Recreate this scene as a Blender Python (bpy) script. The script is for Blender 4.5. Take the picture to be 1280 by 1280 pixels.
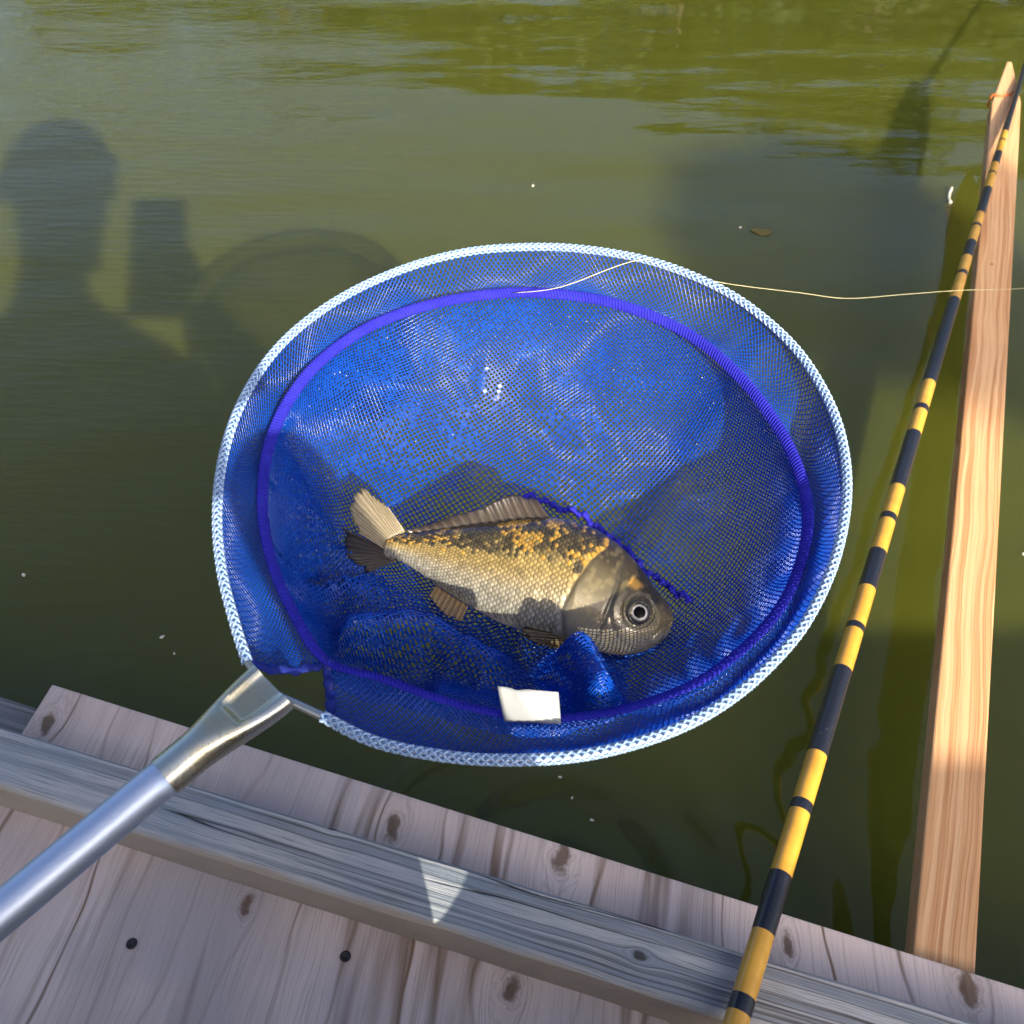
import bpy, math, random
import numpy as np
from mathutils import Vector, Matrix
random.seed(7); rng = np.random.default_rng(11)
R = math.radians
for o in list(bpy.data.objects): bpy.data.objects.remove(o)
sc = bpy.context.scene; COL = sc.collection

# ------------------------------------------------------------------ camera, world, sun, exposure
CAMH = 0.70; PITCH = R(46); FPX = 1138.0
cam = bpy.data.cameras.new('camera'); camo = bpy.data.objects.new('camera', cam); COL.objects.link(camo)
camo.location = (0, 0, CAMH); camo.rotation_euler = (R(90) - PITCH, 0, 0)
cam.sensor_width = 36; cam.lens = 36 * FPX / 1280; cam.clip_start = 0.005; cam.clip_end = 2000
cam.dof.use_dof = True; cam.dof.focus_distance = 0.52; cam.dof.aperture_fstop = 20
sc.camera = camo
SUN = Vector((0.378, -0.925, 0.4965)).normalized()            # towards the sun
w = bpy.data.worlds.new('World'); sc.world = w; w.use_nodes = True
nt = w.node_tree; nt.nodes.clear()
sky = nt.nodes.new('ShaderNodeTexSky'); sky.sky_type = 'NISHITA'; sky.sun_disc = False
sky.sun_elevation = math.asin(SUN.z); sky.sun_rotation = math.atan2(SUN.x, SUN.y)
sky.air_density = 0.75; sky.dust_density = 7.0; sky.ozone_density = 1.0
bg = nt.nodes.new('ShaderNodeBackground'); bg.inputs['Strength'].default_value = 0.15
wo = nt.nodes.new('ShaderNodeOutputWorld'); nt.links.new(sky.outputs[0], bg.inputs[0]); nt.links.new(bg.outputs[0], wo.inputs[0])
sun = bpy.data.lights.new('sun', 'SUN'); sun.energy = 5.0; sun.angle = R(0.53); sun.color = (1.0, 0.86, 0.64)
suno = bpy.data.objects.new('sun', sun); COL.objects.link(suno); suno.location = SUN * 20
suno.rotation_euler = SUN.to_track_quat('Z', 'Y').to_euler()
sc.view_settings.view_transform = 'Standard'; sc.view_settings.look = 'None'; sc.view_settings.gamma = 1
sc.view_settings.exposure = 0.88
sc.render.engine = 'CYCLES'
sc.cycles.max_bounces = 12; sc.cycles.transparent_max_bounces = 24; sc.cycles.transmission_bounces = 8

# ------------------------------------------------------------------ measuring: photo pixel (1280 grid) -> point on a real plane
cp, sp = math.cos(PITCH), math.sin(PITCH)
FW = np.array([0, cp, -sp]); DN = np.array([0, -sp, -cp]); RT = np.array([1., 0, 0]); CP = np.array([0, 0, CAMH])
def ray(u, v): return FW + RT * ((u - 640) / FPX) + DN * ((v - 640) / FPX)
def onplane(u, v, P, n):
    r = ray(u, v); return CP + r * (np.dot(np.asarray(P) - CP, n) / np.dot(r, n))
ZU = np.array([0, 0, 1.])
def onz(u, v, z): return onplane(u, v, (0, 0, z), ZU)
def atdepth(u, v, d): return CP + ray(u, v) * d

# ------------------------------------------------------------------ helpers
def link(o, parent=None):
    COL.objects.link(o)
    if parent is not None: o.parent = parent
    return o
def tag(o, label=None, cat=None, group=None, kind=None):
    if label: o['label'] = label
    if cat: o['category'] = cat
    if group: o['group'] = group
    if kind: o['kind'] = kind
    return o
def empty(name, loc=(0, 0, 0)):
    o = bpy.data.objects.new(name, None); o.location = loc; o.empty_display_size = .02
    return link(o)
def mesh(name, V, Fc, mat=None, parent=None, smooth=True, col=None):
    """V are world coordinates; a parented mesh is shifted to its parent's origin"""
    V = np.asarray(V, float)
    if parent is not None:
        off = Vector((0, 0, 0)); p = parent
        while p is not None: off += p.location; p = p.parent
        V = V - np.array(off)
    me = bpy.data.meshes.new(name)
    me.from_pydata(V.tolist(), [], [list(map(int, f)) for f in Fc]); me.update()
    if smooth: me.polygons.foreach_set('use_smooth', [True] * len(me.polygons))
    if col is not None:
        a = me.color_attributes.new('Col', 'FLOAT_COLOR', 'POINT')
        c4 = np.ones((len(V), 4)); c4[:, :3] = col; a.data.foreach_set('color', c4.ravel())
    o = bpy.data.objects.new(name, me)
    if mat: me.materials.append(mat)
    return link(o, parent)
class MB:
    def __init__(s): s.V = []; s.F = []; s.n = 0
    def add(s, V, Fc):
        V = np.asarray(V, float); Fc = [tuple(int(i) + s.n for i in f) for f in Fc]
        s.V.append(V); s.F += Fc; s.n += len(V)
    def build(s, name, mat=None, parent=None, smooth=True): return mesh(name, np.vstack(s.V), s.F, mat, parent, smooth)
def norm(a): a = np.asarray(a, float); return a / (np.linalg.norm(a, axis=-1, keepdims=True) + 1e-12)
def tube(P, rad, sides=8, closed=False, N=None, caps=True, flat=None, phase=0.):
    P = np.asarray(P, float); n = len(P); rad = np.broadcast_to(rad, (n,)).astype(float)
    if closed: T = np.roll(P, -1, 0) - np.roll(P, 1, 0)
    else:
        T = np.empty_like(P); T[1:-1] = P[2:] - P[:-2]; T[0] = P[1] - P[0]; T[-1] = P[-1] - P[-2]
    T = norm(T)
    if N is None:
        N = np.empty_like(P); ref = np.array([0, 0, 1.]) if abs(T[0][2]) < .9 else np.array([1., 0, 0])
        v = norm(ref - T[0] * np.dot(ref, T[0]))
        for i in range(n):
            v = norm(v - T[i] * np.dot(v, T[i])); N[i] = v
    else:
        N = np.asarray(N, float); N = norm(N - T * np.sum(N * T, 1, keepdims=True))
    B = np.cross(T, N); ang = np.arange(sides) * 2 * math.pi / sides + phase
    fl = 1.0 if flat is None else flat
    V = P[:, None, :] + rad[:, None, None] * (np.cos(ang)[None, :, None] * N[:, None, :] * fl + np.sin(ang)[None, :, None] * B[:, None, :])
    V = V.reshape(-1, 3); Fc = []
    m = n if closed else n - 1
    for i in range(m):
        a = i * sides; b = ((i + 1) % n) * sides
        for k in range(sides):
            k2 = (k + 1) % sides; Fc.append((a + k, a + k2, b + k2, b + k))
    if caps and not closed:
        Fc.append(tuple(range(sides - 1, -1, -1))); Fc.append(tuple((n - 1) * sides + k for k in range(sides)))
    return V, Fc
def spline(P, m, closed=False):
    """Catmull-Rom through P, m samples evenly spaced by arc length"""
    P = np.asarray(P, float); n = len(P); out = []
    segs = n if closed else n - 1
    for i in range(segs):
        if closed: p = [P[(i + k) % n] for k in (-1, 0, 1, 2)]
        else: p = [P[max(0, min(n - 1, i + k))] for k in (-1, 0, 1, 2)]
        for t in np.linspace(0, 1, 24, endpoint=False):
            out.append(.5 * (2 * p[1] + (p[2] - p[0]) * t + (2 * p[0] - 5 * p[1] + 4 * p[2] - p[3]) * t * t + (3 * p[1] - p[0] - 3 * p[2] + p[3]) * t ** 3))
    if closed: out.append(P[0])
    else: out.append(P[-1])
    out = np.array(out); d = np.r_[0, np.cumsum(np.linalg.norm(np.diff(out, axis=0), axis=1))]
    s = np.linspace(0, d[-1], m + (1 if closed else 0)); q = np.stack([np.interp(s, d, out[:, k]) for k in range(out.shape[1])], 1)
    return q[:-1] if closed else q
def prism(poly, z0, z1):
    """vertical prism over a counter-clockwise polygon"""
    n = len(poly); V = [(p[0], p[1], z0) for p in poly] + [(p[0], p[1], z1) for p in poly]
    Fc = [tuple(range(n - 1, -1, -1)), tuple(range(n, 2 * n))] + [(i, (i + 1) % n, n + (i + 1) % n, n + i) for i in range(n)]
    return V, Fc
def bevel(o, wd=.001, seg=2):
    m = o.modifiers.new('bevel', 'BEVEL'); m.width = wd; m.segments = seg; m.limit_method = 'ANGLE'; m.angle_limit = R(40)
    return o
def vnoise(x, y, seed=0, oct=3):
    """cheap smooth 2-D value noise, numpy"""
    r = np.random.default_rng(seed); tab = r.random((64, 64)); out = np.zeros(np.broadcast(x, y).shape); amp = 1; tot = 0
    x = np.asarray(x, float); y = np.asarray(y, float)
    for o in range(oct):
        xi = np.floor(x).astype(int); yi = np.floor(y).astype(int); fx = x - xi; fy = y - yi
        fx = fx * fx * (3 - 2 * fx); fy = fy * fy * (3 - 2 * fy); g = lambda a, b: tab[a % 64, b % 64]
        out = out + amp * ((g(xi, yi) * (1 - fx) + g(xi + 1, yi) * fx) * (1 - fy) + (g(xi, yi + 1) * (1 - fx) + g(xi + 1, yi + 1) * fx) * fy)
        tot += amp; amp *= .5; x = x * 2 + 7.3; y = y * 2 + 3.1
    return out / tot

# ------------------------------------------------------------------ node materials
class NT:
    def __init__(s, name):
        s.m = bpy.data.materials.new(name); s.m.use_nodes = True; s.t = s.m.node_tree; s.t.nodes.clear()
        s.out = s.t.nodes.new('ShaderNodeOutputMaterial')
    def node(s, typ, **kw):
        n = s.t.nodes.new('ShaderNode' + typ)
        for k, v in kw.items(): setattr(n, k, v)
        return n
    def set(s, n, i, v):
        if v is None: return
        if isinstance(v, bpy.types.NodeSocket): s.t.links.new(v, n.inputs[i])
        else:
            if isinstance(v, (tuple, list)) and len(v) == 3 and n.inputs[i].type == 'RGBA': v = (*v, 1)
            n.inputs[i].default_value = v
    def math(s, op, a, b=None, c=None, clamp=False):
        n = s.node('Math', operation=op, use_clamp=clamp); s.set(n, 0, a); s.set(n, 1, b); s.set(n, 2, c); return n.outputs[0]
    def mix(s, f, a, b, blend='MIX'):
        n = s.node('Mix', data_type='RGBA', blend_type=blend); s.set(n, 0, f); s.set(n, 6, a); s.set(n, 7, b); return n.outputs[2]
    def ramp(s, f, stops, interp='LINEAR'):
        n = s.node('ValToRGB'); n.color_ramp.interpolation = interp; s.set(n, 0, f); e = n.color_ramp.elements
        while len(e) < len(stops): e.new(.5)
        for k, (p, c) in enumerate(stops): e[k].position = p; e[k].color = (*c, 1) if len(c) == 3 else c
        return n.outputs[0]
    def step(s, v, a, b):
        n = s.node('MapRange', interpolation_type='SMOOTHSTEP'); s.set(n, 0, v); s.set(n, 1, a); s.set(n, 2, b); return n.outputs[0]
    def coord(s, which='Object'): return s.node('TexCoord').outputs[which]
    def mapping(s, v, loc=(0, 0, 0), rot=(0, 0, 0), scale=(1, 1, 1)):
        n = s.node('Mapping'); s.set(n, 0, v); n.inputs[1].default_value = loc; n.inputs[2].default_value = rot; n.inputs[3].default_value = scale; return n.outputs[0]
    def sep(s, v): n = s.node('SeparateXYZ'); s.set(n, 0, v); return n.outputs
    def comb(s, x, y, z): n = s.node('CombineXYZ'); s.set(n, 0, x); s.set(n, 1, y); s.set(n, 2, z); return n.outputs[0]
    def noise(s, v, scale, detail=3, rough=.5, dist=0., col=False):
        n = s.node('TexNoise'); s.set(n, 'Vector', v); s.set(n, 'Scale', scale); s.set(n, 'Detail', detail); s.set(n, 'Roughness', rough); s.set(n, 'Distortion', dist)
        return n.outputs[1 if col else 0]
    def voronoi(s, v, scale, feature='F1', out=0):
        n = s.node('TexVoronoi', feature=feature); s.set(n, 'Vector', v); s.set(n, 'Scale', scale); return n.outputs[out]
    def bump(s, h, strength=.5, dist=.001, normal=None):
        n = s.node('Bump'); s.set(n, 'Height', h); n.inputs['Strength'].default_value = strength; n.inputs['Distance'].default_value = dist
        if normal: s.set(n, 'Normal', normal)
        return n.outputs[0]
    def attr(s, name): return s.node('Attribute', attribute_name=name).outputs[0]
    def bsdf(s, **kw):
        n = s.node('BsdfPrincipled')
        for k, v in kw.items(): s.set(n, k.replace('_', ' '), v)
        return n
    def end(s, sh): s.t.links.new(sh.outputs[0] if hasattr(sh, 'outputs') else sh, s.out.inputs[0]); return s.m
def simple(name, col, rough=.5, metal=0., var=.25, scale=40., **kw):
    t = NT(name); n = t.noise(t.coord(), scale, 4)
    c = t.mix(n, tuple(x * (1 - var) for x in col), tuple(min(1, x * (1 + var)) for x in col))
    b = t.bsdf(Base_Color=c, Roughness=rough, Metallic=metal, **kw); t.set(b, 'Normal', t.bump(n, .15, .0005)); return t.end(b)

def wood(name, angle, light, mid, dark, knots=(), lines=90., grey=None, rough=.75, fiber=260., crack=0., bumpd=.0008, stretch=.06, warp=.012, swirl=.0, origin=(0, 0), linew=1.0, off=(0, 0), gate=(.42, .62), fibc=.38, worn=None, rings=None):
    """wood whose grain lines run along local direction `angle` and flow around knots [(x, y, r)] given in world xy"""
    t = NT(name); P = t.coord('Object')
    q = t.mapping(P, loc=(-origin[0] * math.cos(-angle) + origin[1] * math.sin(-angle), -origin[0] * math.sin(-angle) - origin[1] * math.cos(-angle), 0), rot=(0, 0, -angle))
    x, y, z = t.sep(q)[:3]                    # x along grain, y across
    wn = t.noise(t.comb(t.math('MULTIPLY', x, .35), y, z), 14, 3, .55)
    psi = t.math('ADD', y, t.math('MULTIPLY', t.math('SUBTRACT', wn, .5), warp))
    if swirl:
        w2 = t.noise(t.comb(t.math('MULTIPLY', x, .5), y, z), 9, 1, .4)
        psi = t.math('ADD', psi, t.math('MULTIPLY', t.math('SUBTRACT', w2, .5), swirl))
    kmask = None
    ca, sa = math.cos(-angle), math.sin(-angle)
    for (kx, ky, kr) in knots:
        kx, ky = kx - off[0], ky - off[1]
        dx_, dy_ = kx - origin[0], ky - origin[1]; lx, ly = dx_ * ca - dy_ * sa, dx_ * sa + dy_ * ca
        dx = t.math('MULTIPLY', t.math('SUBTRACT', x, lx), .55); dy = t.math('SUBTRACT', y, ly)
        d2 = t.math('ADD', t.math('MULTIPLY', dx, dx), t.math('MULTIPLY', dy, dy))
        fall = t.math('DIVIDE', kr * kr, t.math('ADD', d2, kr * kr * .35))
        psi = t.math('SUBTRACT', psi, t.math('MULTIPLY', dy, t.math('MULTIPLY', fall, .9)))
        wob = t.math('MULTIPLY', t.noise(q, 110, 3), kr * 1.1)
        d = t.math('ADD', t.math('SQRT', d2), wob)
        k = t.math('SUBTRACT', 1, t.step(d, kr * .85, kr * 1.25)); fr_ = t.math('ABSOLUTE', t.math('SUBTRACT', t.math('FRACT', t.math('DIVIDE', d, kr * .42)), .5))
        hl_ = t.math('MULTIPLY', t.math('MULTIPLY', t.step(fr_, .30, .5), t.math('SUBTRACT', 1, t.step(d, kr * 1.2, kr * 2.4))), .32); k = t.math('MAXIMUM', k, hl_)
        kmask = k if kmask is None else t.math('MAXIMUM', kmask, k)
    ring = t.noise(t.comb(t.math('MULTIPLY', x, stretch * 20), t.math('MULTIPLY', psi, lines), t.math('MULTIPLY', z, 8)), 1.0, 3, .6)
    fib = t.noise(t.comb(t.math('MULTIPLY', x, fiber * .06), t.math('MULTIPLY', psi, fiber * 4), z), 1.0, 3, .65)
    pat = t.noise(P, 9, 3)
    base = t.mix(t.step(ring, .36, .62), mid, light)
    ln = t.math('SUBTRACT', 1, t.math('MULTIPLY', t.math('ABSOLUTE', t.math('SUBTRACT', ring, .5)), 22 / linew), clamp=True)
    gt = t.step(t.noise(t.comb(t.math('MULTIPLY', x, 3), t.math('MULTIPLY', psi, 25), 0.3), 1, 2), gate[0], gate[1])
    c = t.mix(t.math('MULTIPLY', t.math('MULTIPLY', ln, gt), .9), base, dark)
    if rings:
        rf, rwid, rst = rings; sw = t.math('ADD', t.math('MULTIPLY', psi, rf), t.math('MULTIPLY', t.noise(t.comb(t.math('MULTIPLY', x, 2.5), t.math('MULTIPLY', y, 6), z), 1.0, 3, .55), 3.0))
        fr = t.math('ABSOLUTE', t.math('SUBTRACT', t.math('FRACT', sw), .5)); rl = t.math('MULTIPLY', t.step(fr, .5 - rwid, .5), rst)
        rl = t.math('MULTIPLY', rl, t.math('ADD', .35, t.math('MULTIPLY', gt, .65))); c = t.mix(rl, c, dark)
    c = t.mix(t.math('MULTIPLY', t.step(fib, .5, .68), fibc), c, tuple(v * .55 for v in mid))
    c = t.mix(t.math('MULTIPLY', t.step(fib, .47, .25), .3), c, tuple(min(1, v * 1.25) for v in light))
    if grey: c = t.mix(t.step(pat, .4, .66), c, t.mix(.5, c, grey))
    h = fib
    if worn:
        (wx, wy), ww, wc = worn; ly = (wx * sa + wy * ca)
        d = t.math('ABSOLUTE', t.math('SUBTRACT', t.math('ADD', y, t.math('MULTIPLY', t.math('SUBTRACT', t.noise(t.comb(t.math('MULTIPLY', x, .3), y, z), 60, 3), .5), ww * 1.6)), ly))
        c = t.mix(t.math('MULTIPLY', t.math('SUBTRACT', 1, t.step(d, ww * .5, ww * 1.3)), .85), c, t.mix(fib, tuple(v * .6 for v in wc), wc))
    if crack:
        cn = t.noise(t.comb(t.math('MULTIPLY', x, 2.2), t.math('MULTIPLY', y, 55), 1.7), 1.0, 3, .5)
        cr = t.math('SUBTRACT', 1, t.math('MULTIPLY', t.math('ABSOLUTE', t.math('SUBTRACT', cn, .5)), 70), clamp=True)
        cg = t.step(t.noise(t.comb(t.math('MULTIPLY', x, 3.2), t.math('MULTIPLY', y, 20), 4.2), 1, 2), .5, .58)
        cr = t.math('MULTIPLY', cr, cg); c = t.mix(t.math('MULTIPLY', cr, crack), c, (.012, .011, .012)); h = t.math('SUBTRACT', h, t.math('MULTIPLY', cr, 3))
    if kmask is not None:
        kc = t.mix(t.noise(q, 190, 3), tuple(v * .25 for v in dark), tuple(v * .9 for v in dark)); c = t.mix(t.math('MULTIPLY', kmask, .85), c, kc)
    b = t.bsdf(Base_Color=c, Roughness=rough); b.inputs['Specular IOR Level'].default_value = .25
    t.set(b, 'Normal', t.bump(h, .6, bumpd)); return t.end(b)

# ------------------------------------------------------------------ setting: water and ground
NETXY = (0.04, 0.40)
def water_mat():
    t = NT('pond_water'); P = t.coord('Object'); x, y, z = t.sep(P)[:3]
    # long swells + small wind ripples + rings where the net dripped
    dx = t.math('SUBTRACT', x, NETXY[0]); dy = t.math('SUBTRACT', y, NETXY[1] - .12)
    r = t.math('SQRT', t.math('ADD', t.math('MULTIPLY', dx, dx), t.math('MULTIPLY', dy, dy)))
    wob = t.noise(P, 3.2, 2); rr = t.math('ADD', r, t.math('MULTIPLY', wob, .16))
    ring = t.math('MULTIPLY', t.math('SINE', t.math('MULTIPLY', rr, 118)), t.math('POWER', 2.718, t.math('MULTIPLY', r, -7.5)))
    ring = t.math('MULTIPLY', ring, t.step(t.noise(P, 7, 2), .35, .6))
    ring2 = t.math('MULTIPLY', t.math('SINE', t.math('MULTIPLY', rr, 40)), t.math('POWER', 2.718, t.math('MULTIPLY', r, -1.1)))
    n1 = t.noise(t.mapping(P, rot=(0, 0, R(12)), scale=(.55, 1.7, 1)), 1.9, 2, .42)
    n2 = t.noise(t.mapping(P, rot=(0, 0, R(-28)), scale=(.5, 1.6, 1)), 17, 2, .5)
    leftm = t.step(x, .1, -.7)
    n3 = t.noise(t.mapping(P, rot=(0, 0, R(24)), scale=(.35, 2.0, 1)), 42, 2, .5)
    h = t.math('ADD', t.math('MULTIPLY', n1, .0135), t.math('MULTIPLY', n2, .0006))
    h = t.math('ADD', h, t.math('MULTIPLY', t.math('MULTIPLY', n3, leftm), .0009))
    h = t.math('ADD', h, t.math('ADD', t.math('MULTIPLY', ring, .0040), t.math('MULTIPLY', ring2, .0006)))
    nb = t.bump(h, 1.0, 1.0)
    cl = t.noise(P, 1.3, 3); c = t.mix(cl, (.052, .061, .0085), (.061, .069, .010))
    fl = t.noise(P, 420, 2); c = t.mix(t.math('MULTIPLY', t.step(fl, .70, .8), .25), c, (.18, .18, .05))
    b = t.bsdf(Base_Color=c, Roughness=.045, IOR=1.45)
    b.subsurface_method = 'BURLEY'; b.inputs['Subsurface Weight'].default_value = 1.0
    b.inputs['Subsurface Radius'].default_value = (1, 1, .6); b.inputs['Subsurface Scale'].default_value = .034
    t.set(b, 'Normal', nb); return t.end(b)
MW = water_mat()
V = [(-22, -1.9, 0), (22, -1.9, 0), (22, 19, 0), (-22, 19, 0)]
tag(mesh('water', V, [(0, 1, 2, 3)], MW, smooth=False), kind='structure')
def ground():
    g = NT('bank_earth'); n = g.noise(g.coord(), 6, 5); c = g.mix(n, (.05, .06, .02), (.12, .10, .06)); b = g.bsdf(Base_Color=c, Roughness=.95)
    g.set(b, 'Normal', g.bump(n, .6, .05)); m = g.end(b)
    xs = np.r_[-400, -120, -60, np.linspace(-30, 30, 41), 60, 120, 400]; ys = np.r_[-400, -120, -40, np.linspace(-12, 32, 61), 60, 120, 400]
    X, Y = np.meshgrid(xs, ys, indexing='ij')
    d = np.maximum(np.maximum(-1.4 - Y, Y - 18), np.abs(X) - 21)          # >0 outside the pond
    Z = np.where(d > 0, .05 + .3 * np.clip(d / 2.5, 0, 1), -.9 + .95 * np.clip(1 + d / 1.0, 0, 1)) + .06 * vnoise(X * .6, Y * .6, 5)
    n, m2 = X.shape; V = np.stack([X, Y, Z], -1).reshape(-1, 3)
    Fc = [(i * m2 + j, (i + 1) * m2 + j, (i + 1) * m2 + j + 1, i * m2 + j + 1) for i in range(n - 1) for j in range(m2 - 1)]
    tag(mesh('ground', V, Fc, m), kind='structure')
ground()

# ------------------------------------------------------------------ trees (one added behind for its shade, and the far bank mirrored in the water)
MBARK = simple('bark', (.11, .085, .06), .9, var=.4, scale=25)
def leaf_mat(name, c1, c2):
    t = NT(name); n = t.noise(t.coord(), 2.2, 3); c = t.mix(n, c1, c2)
    b = t.bsdf(Base_Color=c, Roughness=.5); tr = t.node('BsdfTranslucent'); t.set(tr, 0, c); mx = t.node('MixShader'); t.set(mx, 0, .3)
    t.t.links.new(b.outputs[0], mx.inputs[1]); t.t.links.new(tr.outputs[0], mx.inputs[2]); return t.end(mx)
MLEAF = [leaf_mat('leaf_dark', (.03, .06, .012), (.06, .10, .02)), leaf_mat('leaf_mid', (.045, .08, .015), (.09, .12, .03))]
def crown(clumps, per, size, seed):
    g = np.random.default_rng(seed); C = []
    for (cx, cy, cz, r) in clumps:
        d = norm(g.normal(size=(per, 3))); rad = r * g.random(per) ** .45
        C.append(np.array([cx, cy, cz]) + d * rad[:, None] * np.array([1, 1, .8]))
    C = np.vstack(C); n = len(C); a = norm(g.normal(size=(n, 3))); b = norm(np.cross(a, g.normal(size=(n, 3)))); s = size * (.6 + .8 * g.random(n))[:, None]
    V = np.stack([C - a * s, C + b * s * .45, C + a * s, C - b * s * .45], 1).reshape(-1, 3)
    return V, [(4 * i, 4 * i + 1, 4 * i + 2, 4 * i + 3) for i in range(n)]
def tree(name, base, clumps, per, leafsize, seed, label, group=None, mat=0, tr=.12):
    root = empty(name, base); b = np.array(base); m = MB(); g = np.random.default_rng(seed)
    top = max(c[2] for c in clumps) * .8
    P = spline([b + (0, 0, -.1), b + (g.normal() * .02 * top, g.normal() * .02 * top, top * .5), b + (0, 0, top)], 12)
    m.add(*tube(P, np.linspace(tr, tr * .25, 12), 8))
    for (cx, cy, cz, r) in clumps:
        st = P[min(11, int(11 * min(.9, cz / top * .65)))]; e = b + (cx, cy, cz); mid = (st + e) / 2 + (0, 0, -.06 * np.linalg.norm(e - st))
        m.add(*tube(spline([st, mid, e], 8), np.linspace(tr * .35, tr * .08, 8), 6))
    m.build('trunk', MBARK, root)
    V, Fc = crown(clumps, per, leafsize, seed + 1); mesh('crown', V + b, Fc, MLEAF[mat], root, smooth=False)
    return tag(root, label, 'tree', group)
for k, (x, y, h, rr) in enumerate([(-13, 20.5, 5.4, 2.2), (-8.6, 21.5, 6.0, 2.4), (-4.5, 20.4, 6.3, 2.3), (-.6, 21.3, 7.0, 2.6), (3.4, 20.6, 7.4, 2.6), (7.6, 21.0, 8.2, 2.9), (12, 20.8, 8.6, 3.0), (16.6, 21.4, 9.2, 3.1), (5.4, 22.6, 8.2, 2.6), (9.7, 22.8, 8.9, 2.7)]):
    g = np.random.default_rng(50 + k); cl = []
    for j in range(16):
        zz = g.uniform(.22, .86) * h; q = rr * (1 - ((zz / h - .5) / .62) ** 2) * .75; a = g.uniform(0, 6.28); cl.append((q * math.cos(a), q * math.sin(a) * .8, zz, rr * g.uniform(.33, .5)))
    cl.append((0, 0, h * .88, rr * .38))
    tree('bank_tree', (x, y, .3), cl, 420, .17, 60 + k, 'broadleaf tree on the far bank of the pond', 'trees on the far bank', k % 2, .2)
def sunward(u, v, z, t): return onz(u, v, z) + np.array(SUN) * t
tb_ = np.array([*(sunward(1100, 300, .05, 6.6)[:2] + (1.5, -.3)), .3]); cl_ = []
for (u, v, z, r) in ((1030, 300, 0, .17), (1085, 330, 0, .17), (985, 345, 0, .12), (1225, 275, .1, .17), (1255, 330, .1, .18), (1160, 300, .05, .14)): cl_.append((*(sunward(u, v, z, 6.6) - tb_), r))
cl_ += [(.3, 0, 2.0, .4), (.5, .2, 2.6, .45), (.1, -.3, 2.5, .4)]
tree('shadow_caster_tree', tuple(tb_), cl_, 700, .045, 90, 'added unseen leafy tree whose low branch casts a shadow patch', None, 1, .06)  # tree added out of view; clumps sit on sun rays to cast the patch

# ------------------------------------------------------------------ dock
DZ = .112                                     # top of the plywood
def W2(u, v, z): q = onz(u, v, z); return (q[0], q[1])
c_l = np.array(W2(65, 855, DZ)); c_r = np.array(W2(1280, 1236, DZ)); ed = norm(c_r - c_l); inw = np.array([ed[1], -ed[0]])   # towards the angler
kn = [(*W2(60, 905, DZ), .0105), (*W2(492, 1034, DZ), .010), (*W2(703, 1072, DZ), .011), (*W2(310, 1128, DZ), .007), (*W2(640, 1236, DZ), .010), (*W2(1212, 1236, DZ), .012), (*W2(985, 1180, DZ), .007), (*W2(-80, 1240, DZ), .009)]
gdir = np.array(W2(470, 1080, DZ)) - np.array(W2(420, 1275, DZ)); GA = math.atan2(gdir[1], gdir[0])
MPLY = wood('weathered_plywood', GA, (.74, .62, .58), (.61, .50, .465), (.20, .12, .065), kn, gate=(.44, .58), fibc=.55, rings=(26, .055, 1.0), lines=24, grey=(.40, .38, .42), warp=.02, swirl=.02, stretch=.05, linew=1.1, bumpd=.0006, off=(0, -.4))
dock = empty('dock', (0, -.4, 0)); tag(dock, 'plywood fishing dock with a raw edge over the green water', 'dock')
c_r2 = c_r + ed * .9; back = inw * 1.45
lft = np.array(W2(28, 914, DZ)); ldir = norm(lft - c_l)
poly = [c_l, c_l + ldir * 1.5, c_r2 + back, c_r2]
V, Fc = prism(poly, DZ - .009, DZ); o = mesh('plywood_sheet', V, Fc, MPLY, dock, smooth=False); bevel(o, .0012)
MGREY = wood('weathered_beam', math.atan2(ed[1], ed[0]), (.33, .33, .35), (.22, .225, .24), (.10, .09, .08), (), lines=120, grey=(.25, .29, .36), crack=.9, warp=.006, fiber=420, bumpd=.0015, stretch=.03)
def beam(name, a, b, wd, z0, z1, mat, parent=None):
    a = np.asarray(a); b = np.asarray(b); d = norm(b - a); p = np.array([-d[1], d[0]]) * wd / 2
    V, Fc = prism([a - p, b - p, b + p, a + p], z0, z1); return mesh(name, V, Fc, mat, parent, smooth=False)
for k in (.05, .55, 1.05): bevel(beam('joist', c_l + inw * k + ed * .04 + (0, 0), c_r2 + inw * k, .04, DZ - .085, DZ - .0095, MGREY, dock), .002)
for k in (.05, 1.05):
    for s in (.3, 1.5):
        q = c_l + ed * s + inw * (k + .052); m = MB(); m.add(*tube([(q[0], q[1], -.95), (q[0], q[1], DZ - .012)], .03, 14)); m.build('post', MGREY, dock)
MSCREW = simple('dark_screw', (.045, .042, .045), .5, .6, .4, 300)
for (u, v) in ((165, 1180), (432, 1196), (412, 1036), (1143, 1100), (-60, 1190), (870, 1100)):
    if (u, v) in ((412, 1036), (870, 1100), (1143, 1100)): continue
    q = onz(u, v, DZ); m = MB()
    prof = [(.0002, -.001), (.0029, -.0006), (.0034, .0008), (.0026, .0012), (.0018, .0005), (.0002, .0002)]; n = 18
    VV = [(q[0] + r * math.cos(a) * 1.0, q[1] + r * math.sin(a), DZ + z) for r, z in prof for a in np.arange(n) * 2 * math.pi / n]
    m.add(VV, [(i * n + k, i * n + (k + 1) % n, (i + 1) * n + (k + 1) % n, (i + 1) * n + k) for i in range(len(prof) - 1) for k in range(n)])
    m.build('screw', MSCREW, dock)

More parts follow.
